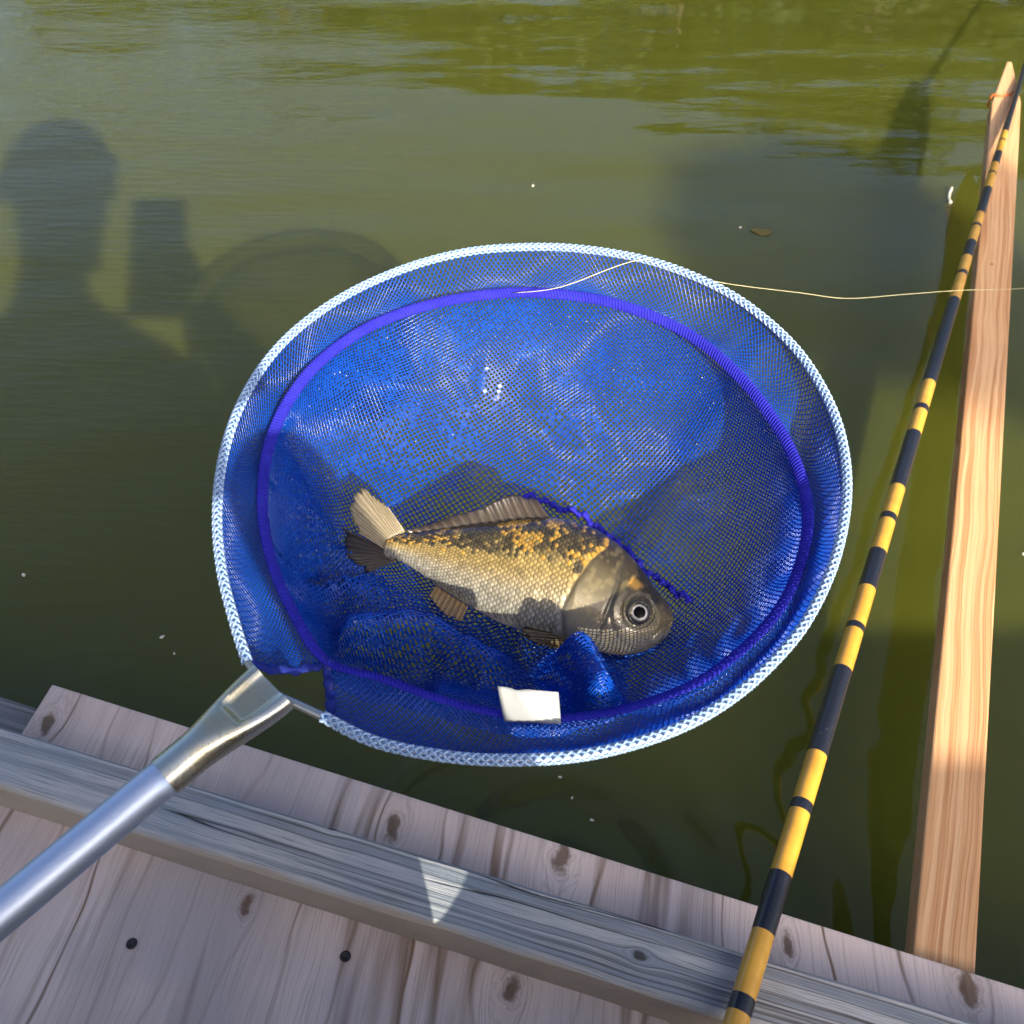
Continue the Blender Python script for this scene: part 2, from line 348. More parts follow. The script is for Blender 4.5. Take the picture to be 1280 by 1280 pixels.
# weathered rail lying on the sheet
RZ = DZ + .033
r_a = np.array(W2(0, 906, RZ)); r_b = np.array(W2(938, 1190, RZ)); rd = norm(r_b - r_a); rin = np.array([rd[1], -rd[0]])
r_n = np.array(W2(0, 984, RZ)); rw = abs(np.dot(r_n - r_a, rin))
def rail():
    a0 = r_a - rd * .5; L = 2.1; n = 160; V = []; Fc = []; sec = []
    for i in range(n + 1):
        s = L * i / n; ws = (vnoise(s * 9, 0., 21) - .5) * .003; wn = (vnoise(s * 14, 3., 22) - .5) * .004; zz = (vnoise(s * 6, 9., 23) - .5) * .002
        q = a0 + rd * s
        for (y, z) in ((ws, .0005), (ws + .0, .028), (ws + .003, .0325 + zz), (rw * .35, .0335 + zz), (rw * .7, .033 + zz), (rw - .004 + wn, .032 + zz), (rw + wn, .0285), (rw + .001 + wn * .5, .0005)):
            p = q + rin * y; V.append((p[0], p[1], DZ + z))
    k = 8
    Fc = [(i * k + j, i * k + (j + 1) % k, (i + 1) * k + (j + 1) % k, (i + 1) * k + j) for i in range(n) for j in range(k)]
    Fc += [tuple(range(k - 1, -1, -1)), tuple(n * k + j for j in range(k))]
    kr = [(*W2(415, 1034, RZ), .003), (*W2(800, 1195, RZ), .0045), (*W2(365, 1000, RZ), .003)]
    m = wood('weathered_rail', math.atan2(rd[1], rd[0]), (.52, .53, .55), (.27, .30, .345), (.07, .06, .055), kr, gate=(.3, .5), fibc=.75, worn=(tuple(r_n + rin * .002), .004, (.50, .42, .33)), lines=110, grey=(.20, .29, .40), crack=1.0, warp=.008, fiber=420, bumpd=.0016, stretch=.03)
    o = mesh('timber_rail', V, [f[::-1] for f in Fc], m, smooth=False)
    tag(o, 'weathered grey timber batten laid along the plywood dock edge', 'timber')
rail()
# grey timber showing past the sheet's left end
q0 = np.array(W2(-40, 866, DZ - .02)); q1 = np.array(W2(60, 905, DZ - .02))
t0 = W2(30, 905, DZ - .01)
o = beam('support_beam', np.array(W2(-260, 812, DZ - .012)), np.array(W2(40, 908, DZ - .012)), .03, DZ - .10, DZ - .012, MGREY); bevel(o, .002)
tag(o, 'grey cracked timber end beside the plywood corner', 'timber')

# plank reaching over the water
PT = .1025; PB = PT - .021
pl = [W2(1142, 1185, PT), W2(1162, 943, PT), W2(1210, 400, PT), W2(1240, 128, PT)]; pr = [W2(1218, 1215, PT), W2(1237, 900, PT), W2(1265, 430, PT), W2(1277, 228, PT)]
pl = np.array(pl); pr = np.array(pr); pd = norm(pl[3] - pl[0]); pp = np.array([pd[1], -pd[0]])
w0, w1 = np.dot(pr[0] - pl[0], pp), .0435
tipL = pl[3]; tip = np.array(W2(1262, 77, PT)); tipR = tipL + pp * w1 + pd * .02
st = pl[0] - pd * .75
poly = [st, st + pp * w0, pl[0] + pp * w0 * 1.02, tipR, tip + pp * .004, tip - pp * .004, tipL, pl[0]]
PA = math.atan2(pd[1], pd[0])
MPLANK = wood('fir_plank', PA, (.74, .46, .25), (.66, .37, .18), (.45, .19, .075), [(*W2(1215, 300, PT), .006), (*W2(1240, 330, PT), .003)], rings=(150, .30, .3), lines=150, rough=.6, fiber=200, warp=.012, swirl=.016, stretch=.035, linew=2.0, bumpd=.0003, off=tuple(pl[0]))
plank = empty('plank', (pl[0][0], pl[0][1], 0)); tag(plank, 'fresh orange wooden plank with a pointed tip reaching over the water', 'plank')
V, Fc = prism(poly, PB, PT); o = mesh('board', V, Fc, MPLANK, plank, smooth=False); bevel(o, .0015)
mr = simple('orange_cord', (.55, .13, .03), .7, 0, .3, 200)
m = MB(); s0 = tipL + pd * .028; e0 = s0 + pp * .046 + pd * .052
# cord lashed round the tip
loop = [(s0[0] - pp[0] * .001, s0[1] - pp[1] * .001, PB + .002), (s0[0] - pp[0] * .001 , s0[1] - pp[1] * .001, PT + .001), ((s0 + pp * .012)[0], (s0 + pp * .012)[1], PT + .0016), ((s0 + pp * .024 + pd * .012)[0], (s0 + pp * .024 + pd * .012)[1], PT + .0016), ((s0 + pp * .036 + pd * .03)[0], (s0 + pp * .036 + pd * .03)[1], PT + .0016), ((s0 + pp * .040 + pd * .034)[0], (s0 + pp * .040 + pd * .034)[1], PB)]
m.add(*tube(spline(loop, 40), .0016, 8)); m.build('tied_cord', mr, plank)

# ------------------------------------------------------------------ fishing rod
def rod():
    r0 = np.array([*W2(930, 1245, RZ + .012), RZ + .0125]); rt = np.array([*W2(1262, 145, PT + .008), PT + .0085])
    L = rt - r0; root = empty('fishing_rod', tuple(r0)); tag(root, 'yellow and black banded fishing rod lying from dock to plank tip', 'fishing rod')
    def sy(v):        # parameter along the rod where it crosses photo row v
        lo, hi = -1.2, 2.
        f = lambda s: (lambda q: 640 + FPX * np.dot(q, DN) / np.dot(q, FW))(r0 + L * s - CP)
        for _ in range(40):
            md = (lo + hi) / 2
            if f(md) > v: lo = md
            else: hi = md
        return lo
    wd = [(1270, 31), (1130, 29), (940, 26.5), (640, 19.5), (390, 14.5), (240, 10.5), (130, 7.0)]
    ss = np.array([sy(v) for v, _ in wd]); rr = np.array([px * .5 / FPX * np.dot(r0 + L * s - CP, FW) for (v, px), s in zip(wd, ss)])
    rr = np.minimum.accumulate(rr); k = np.polyfit(ss, rr, 2)
    rad = lambda s: np.clip(np.polyval(k, np.clip(s, -.2, 1.05)) - np.clip(s - 1.05, 0, 2) * .004, .0014, .0085)
    ty = NT('rod_yellow'); P = ty.coord(); n = ty.noise(P, 60, 4); x = ty.sep(P)
    cy = ty.mix(ty.step(n, .3, .7), (.60, .31, .035), (.72, .40, .045)); b = ty.bsdf(Base_Color=cy, Roughness=.28, Coat_Weight=.6, Coat_Roughness=.08)
    MY = ty.end(b)
    tb = NT('rod_black'); P = tb.coord(); n = tb.noise(P, 180, 5, .7); scr = tb.step(tb.noise(tb.mapping(P, scale=(30, 30, 30)), 22, 3, .7), .66, .72)
    cb = tb.mix(scr, (.010, .012, .022), (.25, .25, .26)); b = tb.bsdf(Base_Color=cb, Roughness=tb.math('ADD', .2, tb.math('MULTIPLY', n, .3)), Coat_Weight=.5, Coat_Roughness=.1); MK = tb.end(b)
    rows = [1480, 1268, 1247, 1167, 1094, 1016, 1004, 944, 838, 790, 783, 737, 691, 653, 646, 611, 543, 516, 510, 480, 376, 346, 342, 323, 304, 286, 283, 268.5, 237, 219.5, 217.5, 206, 192, 178, 176.5, 166]
    cols = 'ykykykykykykykykykykykykykykykykyky'
    cols = ['y', 'k'] * 20
    ed_ = [sy(v) for v in rows]; ed_[0] = -.35; thin = set()
    for i in range(len(ed_)):
        s0 = ed_[i]; s1 = ed_[i + 1] if i + 1 < len(ed_) else 2.05
        n = 3 if s1 - s0 < .2 else 24; S = np.linspace(s0, s1, n); c = 'yk'[i % 2]
        rs = rad(S) * (1.0 if c == 'y' else 1.018)
        if c == 'k': S = np.r_[S[0], S, S[-1]]; rs = np.r_[rs[0] * .96, rs, rs[-1] * .96]; S[0] -= 1e-5; S[-1] += 1e-5
        m = MB(); m.add(*tube(r0[None] + L[None] * S[:, None], rs, 24)); o = m.build('yellow_section' if c == 'y' else 'black_wrap', MY if c == 'y' else MK, root)
        es = o.modifiers.new('edge', 'EDGE_SPLIT'); es.split_angle = R(50)
rod()

# ------------------------------------------------------------------ landing net
RF = atdepth(650, 308, .775 * CAMH); q = ray(650, 955); RN_ = CP + q * (-.44 / .95 * CAMH / q[2])
E2 = norm(RF - RN_); E1 = RT; NN = np.cross(E1, E2); NC = onplane(667, 620, RF, NN)
def ab(u, v, c=0.): q = onplane(u, v, NC + NN * c, NN) - NC; return np.array([q @ E1, q @ E2])
def P3(a, b, c):
    a = np.asarray(a, float); return NC + a[..., None] * E1 + np.asarray(b, float)[..., None] * E2 + np.asarray(c, float)[..., None] * NN
rim_px = [(405, 894), (470, 926), (560, 945), (650, 950), (740, 943), (830, 919), (900, 885), (960, 837), (1010, 777), (1045, 700), (1059, 620), (1052, 550), (1029, 490), (989, 432), (930, 381), (870, 348), (800, 324), (720, 311), (650, 309), (580, 315), (510, 333), (440, 363), (380, 402), (335, 447), (300, 505), (279, 570), (272, 640), (278, 710), (296, 780), (311, 826)]
rim_ab = np.array([ab(*p) for p in rim_px]); RIM = spline(rim_ab, 420)              # open at the socket
CS = -.017
seam_px = [(668, 366), (760, 378), (850, 413), (920, 468), (975, 540), (1005, 610), (1009, 670), (988, 740), (948, 795), (880, 850), (800, 882), (720, 897), (640, 894), (560, 876), (480, 848), (408, 824), (368, 765), (340, 700), (328, 630), (335, 560), (360, 500), (400, 450), (460, 408), (530, 382), (600, 369)]
seam_ab = np.array([ab(*p, CS) for p in seam_px]); SEAM = spline(seam_ab, 360, True); SC = SEAM.mean(0)
def polar(C, ctr):
    th = np.arctan2(C[:, 1] - ctr[1], C[:, 0] - ctr[0]); r = np.hypot(C[:, 0] - ctr[0], C[:, 1] - ctr[1]); i = np.argsort(th); th = th[i]; r = r[i]
    th = np.r_[th - 2 * math.pi, th, th + 2 * math.pi]; r = np.r_[r, r, r]; return lambda t: np.interp(t, th, r)
seam_r = polar(SEAM, SC); rim_r = polar(RIM, SC)
DEEP = .088

# fish frame: x along the body (pixel-like units), y across, z out of the upper flank
vdir = norm(CP - P3(*ab(650, 735, CS - DEEP + .03), CS - DEEP + .03)); FN = norm(.62 * vdir + .38 * NN)
FP = P3(*ab(650, 738, CS - DEEP + .030), CS - DEEP + .030)
def fpt(u, v): return onplane(u, v, FP, FN)
top_px = [(841, 772), (836, 757), (818, 735), (797, 706), (772, 681), (742, 661), (702, 649), (660, 649), (620, 653), (580, 658), (545, 662), (515, 667), (492, 672), (484, 674)]
bot_px = [(841, 776), (832, 797), (808, 813), (780, 819), (752, 815), (720, 806), (690, 798), (655, 789), (618, 775), (582, 754), (550, 734), (522, 714), (497, 699), (484, 695)]
FX = norm(fpt(484, 684) - fpt(841, 774)); FO = fpt(841, 774); FY = norm(np.cross(FN, FX)); FY = FY if FY @ (fpt(700, 600) - fpt(700, 700)) > 0 else -FY
def f2(u, v): q = fpt(u, v) - FO; return np.array([q @ FX, q @ FY])
tp = spline([f2(*p) for p in top_px], 200); bp = spline([f2(*p) for p in bot_px], 200); FL = f2(484, 684)[0]
TY = lambda x: np.interp(x, tp[:, 0], tp[:, 1]); BY = lambda x: np.interp(x, bp[:, 0], bp[:, 1])
xs_ = np.linspace(0, FL, 40)
TH = lambda x: np.interp(np.asarray(x) / FL, [-.01, 0, .05, .12, .22, .34, .5, .68, .84, .95, 1.05], [.0, .0035, .0095, .0145, .0190, .0210, .0195, .0145, .0085, .0052, .0045])
def F3(x, y, z): x = np.asarray(x, float); return FO + x[..., None] * FX + np.asarray(y, float)[..., None] * FY + np.asarray(z, float)[..., None] * FN
def flank(x, y):
    t, b = TY(x), BY(x); v = np.clip((2 * y - t - b) / np.maximum(t - b, 1e-5), -1, 1); return TH(x) * np.maximum(0, 1 - np.abs(v) ** 2.3) ** .62

# --- the bag as a surface over the unit disc
def seg_d(a, b, p, q):
    p = np.array(p); q = np.array(q); d = q - p; t = np.clip(((a - p[0]) * d[0] + (b - p[1]) * d[1]) / (d @ d), 0, 1); return np.hypot(a - p[0] - t * d[0], b - p[1] - t * d[1]), t
def pline(a, b, px, c):
    pts = [ab(u, v, c) for u, v in px]; D = None
    for p, q in zip(pts[:-1], pts[1:]):
        d, _ = seg_d(a, b, p, q); D = d if D is None else np.minimum(D, d)
    return D
def bag(u, v):
    rho = np.hypot(u, v); th = np.arctan2(v, u); rho = np.minimum(rho, 1.0)
    g = np.sin(rho * math.pi / 2) ** .92; dep = np.cos(rho * math.pi / 2) ** .8
    bc = SC + np.array([.004, -.004]); rs = seam_r(th)
    sa = SC[0] + rs * np.cos(th); sb = SC[1] + rs * np.sin(th)
    a = bc[0] * (1 - g) + sa * g; b = bc[1] * (1 - g) + sb * g; c = CS - DEEP * dep
    edge = np.clip((1 - rho) / .12, 0, 1); edge = edge * edge * (3 - 2 * edge)
    # slack cloth: long soft undulations that fade at the seam
    wr = (vnoise(a * 26 + 9, b * 26, 31, 2) - .5) * .012 + (vnoise(a * 70, b * 70 + 5, 32, 2) - .5) * .0035
    # folds heaped on the near side of the fish
    g1 = lambda d, s: np.exp(-(d / s) ** 2)
    A = pline(a, b, [(722, 830), (742, 905)], CS - .05); B = pline(a, b, [(300, 560), (395, 690), (500, 745)], CS - .05)
    C_ = pline(a, b, [(455, 812), (540, 790), (612, 828)], CS - .055); D_ = pline(a, b, [(560, 860), (650, 880)], CS - .04)
    fo = .056 * g1(A, .0140) + .020 * g1(B, .022) + .034 * g1(C_, .0115) + .012 * g1(D_, .010)
    near = np.clip((-.0 - (b - SC[1])) / .05, 0, 1)
    pleat = near * .0012 * np.sin(a * 330 + 9 * vnoise(a * 40, b * 40, 33)) 
    c = c + edge * (wr + fo + pleat)
    # the fish's weight presses the cloth down round its under side
    X0 = P3(a, b, c); k = ((FP - X0) @ FN) / (NN @ FN); hit = X0 + k[..., None] * NN - FO
    x = hit @ FX; y = hit @ FY; cpl = c + k
    t, bo = TY(np.clip(x, 0, FL)) + .004, BY(np.clip(x, 0, FL)) - .002
    ext = np.clip(x - FL * .96, 0, FL * .2); t = t + ext * 1.5; bo = bo - ext * .9
    out = np.hypot(np.maximum(np.maximum(y - t, bo - y), 0), np.maximum(np.maximum(-x, x - FL * 1.19), 0))
    lim = cpl - 1.15 * flank(np.clip(x, 0, FL), y) - .0025 + np.where(y < bo, 7.0, 1.7) * out
    sm = .004; dlt = lim - c; c = c + np.where(dlt < sm, np.minimum(0, dlt - sm) * .5 + np.where(dlt < -sm, (dlt + sm) * .5, 0) , 0) if False else np.minimum(c, lim)
    c = np.minimum(c, CS + .004 * edge)
    return P3(a, b, c)
def bag_n(u, v, e=.004):
    n = np.cross(bag(u + e, v) - bag(u - e, v), bag(u, v + e) - bag(u, v - e)); n = norm(n); return n * np.where((n @ NN) < 0, -1, 1)[..., None]

def net_mat(name, c1, c2, rough=.3, trans=.35, coat=.35):
    t = NT(name); n = t.noise(t.coord(), 90, 3); c = t.mix(n, c1, c2)
    b = t.bsdf(Base_Color=c, Roughness=rough, Coat_Weight=coat, Coat_Roughness=.15); b.inputs['Specular IOR Level'].default_value = .5 if coat else .2
    tr = t.node('BsdfTranslucent'); t.set(tr, 0, c); mx = t.node('MixShader'); t.set(mx, 0, trans)
    t.t.links.new(b.outputs[0], mx.inputs[1]); t.t.links.new(tr.outputs[0], mx.inputs[2]); return t.end(mx)
MNET = net_mat('blue_nylon_mesh', (.006, .090, .62), (.010, .16, .82), .28, .55, .5)
MSEAM = net_mat('violet_seam_tape', (.020, .020, .42), (.05, .05, .66), .85, .3, 0.)
MHEM = net_mat('navy_hem', (.006, .02, .24), (.010, .03, .36), .85, .25)
net = empty('landing_net', tuple(NC)); tag(net, 'blue mesh landing net with aluminium handle holding the fish', 'landing net')

def bag_threads():
    m = MB(); n = 150; al = R(38); ca, sa = math.cos(al), math.sin(al); pitch = 2.0 / n
    for fam in (0, 1):
        for i in range(1, n):
            s = -1 + pitch * i; e = math.sqrt(max(0, 1 - s * s))
            ts = np.arange(-1 + pitch, 1, pitch); j = np.arange(len(ts)); ok = np.abs(ts) < e - .002
            if ok.sum() < 2: continue
            t = np.r_[-e, ts[ok], e]; par = np.r_[0, np.where((j[ok] + i + fam) % 2 == 0, 1, -1), 0]
            S = np.full_like(t, s); su, sv = (S, t) if fam == 0 else (t, S)
            u = su * ca - sv * sa; v = su * sa + sv * ca
            N = bag_n(u, v); P = bag(u, v) + N * (par * .00018)[:, None]
            m.add(*tube(P, .00046, 4, N=N, caps=False, flat=.75, phase=math.pi / 4))
    o = m.build('bag', MNET, net); tag(o, kind='stuff'); return o
bag_o = bag_threads()
def slack_cloth():
    m = MB(); n = 150; al = R(12); ca, sa = math.cos(al), math.sin(al); pitch = 2.0 / n
    for fam in (0, 1):
        for i in range(1, n):
            s = -1 + pitch * i; e = math.sqrt(max(0, 1 - s * s)) * .985; t = np.arange(-e, e, pitch); S = np.full_like(t, s)
            if len(t) < 4: continue
            su, sv = (S, t) if fam == 0 else (t, S); u = su * ca - sv * sa; v = su * sa + sv * ca
            ok = (v < -.10 + .12 * np.sin(u * 5) - .25 * u) & (u < .25)
            if ok.sum() < 4: continue
            idx = np.where(ok)[0]; idx = np.arange(idx[0], idx[-1] + 1); u, v = u[idx], v[idx]; N = bag_n(u, v)
            P = bag(u, v) - NN * (.0035 + .002 * vnoise(u * 6, v * 6, 71))[:, None]; m.add(*tube(P, .00046, 4, N=N, caps=False, flat=.75, phase=math.pi / 4))
    tag(m.build('slack_cloth', MNET, net), kind='stuff')
slack_cloth()

# water films hanging in clusters of mesh cells
def films():
    t = NT('wet_film'); n = t.noise(t.coord(), 300, 2)
    b = t.bsdf(Base_Color=(.008, .10, .60), Roughness=.15); tr = t.node('BsdfTransparent'); mx = t.node('MixShader'); t.set(mx, 0, t.math('MULTIPLY', n, .55))
    t.t.links.new(tr.outputs[0], mx.inputs[1]); t.t.links.new(b.outputs[0], mx.inputs[2]); M = t.end(mx)
    n = 150; pitch = 2. / n; al = R(38); ca, sa = math.cos(al), math.sin(al)
    I, J = np.meshgrid(np.arange(n), np.arange(n), indexing='ij'); s = -1 + pitch * (I + .5); t_ = -1 + pitch * (J + .5)
    sel = (np.hypot(s, t_) < .97); nz = vnoise(I * .15, J * .15, 41, 4) * .62 + rng.random(I.shape) * .38
    wetx = s * ca - t_ * sa
    sel &= nz > (.625 + .05 * wetx); I, J = I[sel], J[sel]; V = []
    for di, dj in ((0, 0), (1, 0), (1, 1), (0, 1)):
        a = -1 + pitch * (I + di); b_ = -1 + pitch * (J + dj); V.append(bag(a * ca - b_ * sa, a * sa + b_ * ca))
    V = np.stack(V, 1).reshape(-1, 3); k = len(I)
    o = mesh('wet_film', V, [(4 * i, 4 * i + 1, 4 * i + 2, 4 * i + 3) for i in range(k)], M, bag_o); tag(o, kind='stuff')
films()

# beads of water caught on the mesh
def droplets():
    t = NT('water_bead'); b = t.bsdf(Base_Color=(.75, .85, 1.), Roughness=.10, IOR=1.33, Transmission_Weight=.85, Coat_Weight=1., Coat_Roughness=.12); M = t.end(b); g = np.random.default_rng(17)
    n = 420; r = np.sqrt(g.random(n)) * .97; a = g.random(n) * 2 * math.pi; u, v = r * np.cos(a), r * np.sin(a); P = bag(u, v) + bag_n(u, v) * .0004; R_ = .00028 + .00038 * g.random(n) ** 3
    sp_ = []; fc = []; k = 8
    for i in range(5):
        for j in range(k): th = math.pi * (i + .5) / 5; sp_.append((math.sin(th) * math.cos(j * 2 * math.pi / k), math.sin(th) * math.sin(j * 2 * math.pi / k), math.cos(th)))
    fc = [(i * k + j, (i + 1) * k + j, (i + 1) * k + (j + 1) % k, i * k + (j + 1) % k) for i in range(4) for j in range(k)] + [tuple(range(k)), tuple(4 * k + j for j in range(k - 1, -1, -1))]
    m = MB()
    for i in range(n): m.add(P[i] + np.array(sp_) * R_[i], fc)
    tag(m.build('water_beads', M, bag_o), kind='stuff')
droplets()

# collar of diamond mesh between rim and seam, cut out round the socket
nth = ab(408, 828, CS); nA = ab(311, 828); nB = ab(406, 905)
thA = math.atan2(nA[1] - SC[1], nA[0] - SC[0]); thB = math.atan2(nB[1] - SC[1], nB[0] - SC[0]); thC = math.atan2(nth[1] - SC[1], nth[0] - SC[0])
if thA > 0: thA -= 2 * math.pi
# angle runs from thB (socket's right) counter-clockwise to thA + 2 pi (socket's left)
TH0, TH1 = thB, thA + 2 * math.pi
def collar(k, w_):
    """k in 0..1 along the rim from the right side of the notch to the left, w_ 0 rim .. 1 seam"""
    w_ = np.clip(np.asarray(w_, float), 0, 1); k = np.asarray(k, float)
    t0 = TH0 * (1 - w_) + thC * w_; t1 = TH1 * (1 - w_) + (thC + 2 * math.pi) * w_; th = t0 + (t1 - t0) * k
    r0 = rim_r(th); r1 = seam_r(th); r = r0 + (r1 - r0) * w_
    sag = -.010 * np.sin(np.pi * w_) * (1 + .35 * np.sin(th * 7 + 1) + .25 * np.sin(th * 17))
    return P3(SC[0] + r * np.cos(th), SC[1] + r * np.sin(th), CS * w_ ** .8 + sag)
def collar_threads():
    m = MB(); K = 330; rows = 13; steps = 16
    def nrm(k, w_):
        e = .002; n = norm(np.cross(collar(k + e, w_) - collar(k - e, w_), collar(k, np.minimum(w_ + e, 1)) - collar(k, np.maximum(w_ - e, 0)))); return n
    for fam in (1, -1):
        for i in range(-rows, K + rows):
            w_ = np.linspace(0, 1, steps + 1); k = (i + fam * w_ * rows) / K; ok = (k >= 0) & (k <= 1)
            if ok.sum() < 2: continue
            k, ww = k[ok], w_[ok]; par = np.where((np.arange(len(k)) + i) % 2 == 0, 1, -1) * fam; N = nrm(k, ww)
            m.add(*tube(collar(k, ww) + N * (par * .00012)[:, None], .00036, 4, N=N, caps=False, flat=.75, phase=math.pi / 4))
    tag(m.build('mesh_collar', MNET, net), kind='stuff')
    for kk, nm in ((0., 'hem'), (1., 'hem')):
        P = collar(np.full(24, kk), np.linspace(0, 1, 24)); mm = MB(); mm.add(*tube(P + NN * (.0012 * np.sin(np.arange(24) * .9))[:, None], .0022 + .0004 * np.sin(np.arange(24) * 1.7), 8, N=np.tile(NN, (24, 1)), flat=.35)); mm.build(nm, MHEM, net)
collar_threads()
def seam():
    P = P3(SEAM[:, 0], SEAM[:, 1], np.full(len(SEAM), CS)); m = MB(); C = P.mean(0)
    N = norm(.75 * NN + .65 * norm(C - P)); m.add(*tube(P, .0030, 10, closed=True, N=N, flat=.35))
    # overlock stitches wrapped round the tape
    Ls = 460; idx = np.linspace(0, len(P), Ls, endpoint=False); Pi = np.stack([np.interp(idx, np.arange(len(P) + 1), np.r_[P[:, k], P[0, k]]) for k in range(3)], 1)
    Ni = np.stack([np.interp(idx, np.arange(len(P) + 1), np.r_[N[:, k], N[0, k]]) for k in range(3)], 1); T = norm(np.roll(Pi, -1, 0) - Pi); B = np.cross(T, norm(Ni))
    o = m.build('seam', MSEAM, net); m = MB(); bl = []
    for i in range(Ls):
        a = np.linspace(-1, 1, 5); q = Pi[i] + B[i] * (a * .0031)[:, None] + T[i] * (a * .0012)[:, None] + norm(Ni[i]) * (.0010 * (1 - a * a) + .0003)[:, None]
        m.add(*tube(q, .00036, 4, N=np.tile(Ni[i], (5, 1)), caps=False))
    tag(m.build('stitching', MSEAM, o), kind='stuff')
seam()
def rim():
    P = P3(RIM[:, 0], RIM[:, 1], np.zeros(len(RIM))); n = len(P)
    MST = simple('rim_wire_steel', (.55, .54, .50), .28, 1., .12, 60)
    a0 = P3(*ab(360, 872), -.001); a1 = P3(*ab(318, 836), -.001)
    wire = np.vstack([a0 - (P[0] - a0) * .3, a0, P, a1, a1 + (a1 - P[-1]) * .3]); m = MB(); m.add(*tube(wire, .0018, 10)); m.build('rim_wire', MST, net)
    t = NT('pale_rim_sleeve'); c = t.mix(t.noise(t.coord(), 200, 2), (.22, .37, .66), (.38, .53, .78))
    b = t.bsdf(Base_Color=c, Roughness=.3, Coat_Weight=.6, Coat_Roughness=.15); MSL = t.end(b)
    MSB = net_mat('rim_sleeve_core', (.03, .14, .50), (.06, .20, .62), .4, .1)
    m = MB(); m.add(*tube(P, .0018, 10)); s = m.build('rim_sleeve', MSB, net)
    Ld = np.r_[0, np.cumsum(np.linalg.norm(np.diff(P, axis=0), axis=1))]; Lt = Ld[-1]; M = 900; sl = np.linspace(0, Lt, M); Q = np.stack([np.interp(sl, Ld, P[:, k]) for k in range(3)], 1)
    T = norm(np.gradient(Q, axis=0)); N = np.tile(NN, (M, 1)); B = np.cross(T, N); lead = .0150; m = MB(); r = .0020
    for fam in (1, -1):
        for j in range(4):
            ph = fam * sl / lead * 2 * math.pi + j * math.pi / 2; ra = r + .00022 * np.sin(ph * 4 * fam + fam * 1.5)
            dd = np.cos(ph)[:, None] * N + np.sin(ph)[:, None] * B; m.add(*tube(Q + dd * ra[:, None], .00060, 4, N=dd, caps=False, flat=.8))
    tag(m.build('rim_braid', MSL, s), kind='stuff')
rim()
# handle and pressed metal socket
S_end = P3(*ab(343, 857), 0.); S_st = None
d0 = (S_end - CP) @ FW; h_far = atdepth(0, 1143, d0 * .86); hd = norm(h_far - S_end)
def hpar(u, v):      # point of the handle axis nearest to a pixel's ray
    r = norm(ray(u, v)); w_ = S_end - CP; b_ = hd @ r; return ((r @ w_) * b_ - hd @ w_) / (1 - b_ * b_)
ls = hpar(206, 972); HR = 26.0 / FPX * ((S_end + hd * ls - CP) @ FW)
hn = norm(NN - hd * (NN @ hd)); hb = np.cross(hn, hd)
def handle():
    ta = NT('sky_tinted_aluminium'); P = ta.coord(); n = ta.noise(ta.mapping(P, scale=(1, 1, 1)), 500, 3)
    b = ta.bsdf(Base_Color=(.60, .72, .96), Metallic=.9, Roughness=ta.math('ADD', .40, ta.math('MULTIPLY', n, .08))); MA = ta.end(b)  # blue of the reflected sky is put into the base colour
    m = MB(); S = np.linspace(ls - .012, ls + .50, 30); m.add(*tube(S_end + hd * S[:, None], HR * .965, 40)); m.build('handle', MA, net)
    mg = simple('handle_grip_rubber', (.02, .02, .022), .7, 0, .3, 200); m = MB(); S = np.linspace(ls + .27, ls + .49, 20); m.add(*tube(S_end + hd * S[:, None], HR * 1.12, 24)); m.build('grip', mg, net)
    tz = NT('zinc_plated_steel'); P = tz.coord(); n1 = tz.noise(P, 45, 3); n2 = tz.noise(P, 260, 4, .6)
    c = tz.mix(tz.step(n1, .4, .65), (.62, .66, .64), (.66, .60, .42)); c = tz.mix(tz.math('MULTIPLY', tz.step(n2, .58, .75), .5), c, (.33, .33, .31))
    b = tz.bsdf(Base_Color=c, Metallic=1., Roughness=tz.math('ADD', .2, tz.math('MULTIPLY', n2, .18))); tz.set(b, 'Normal', tz.bump(n2, .2, .0004)); MZ = tz.end(b)
    n = 56; st = 40; L = ls; wE = 38. / FPX * d0; V = []; Fc = []
    a = np.arange(n) * 2 * math.pi / n
    for i in range(st + 1):
        k = i / st; s = L * (1 - k) ; e = np.clip((k - .22) / .78, 0, 1); e = e * e * (3 - 2 * e)
        rx = HR * 1.03 * (1 - e) + wE * e; ry = HR * 1.03 * (1 - e) + HR * .60 * e; p = 2 + 2.6 * e
        ca, sa = np.cos(a), np.sin(a); x = np.sign(ca) * np.abs(ca) ** (2 / p) * rx; y = np.sign(sa) * np.abs(sa) ** (2 / p) * ry
        # pressed pocket at the mouth, and a side lip
        pock = np.clip((k - .60) / .06, 0, 1) * np.clip((rx * .62 - np.abs(x)) / (rx * .14), 0, 1); y = y - np.where(sa > 0, pock * ry * .42, 0)
        q = S_end + hd * s + hn * y[:, None] + hb * x[:, None]; V.append(q)
    V = np.vstack(V); Fc = [(i * n + k, i * n + (k + 1) % n, (i + 1) * n + (k + 1) % n, (i + 1) * n + k) for i in range(st) for k in range(n)]
    Fc += [tuple(range(n - 1, -1, -1)), tuple(st * n + k for k in range(n))]
    o = mesh('socket', V, Fc, MZ, net); es = o.modifiers.new('e', 'EDGE_SPLIT'); es.split_angle = R(55)
handle()
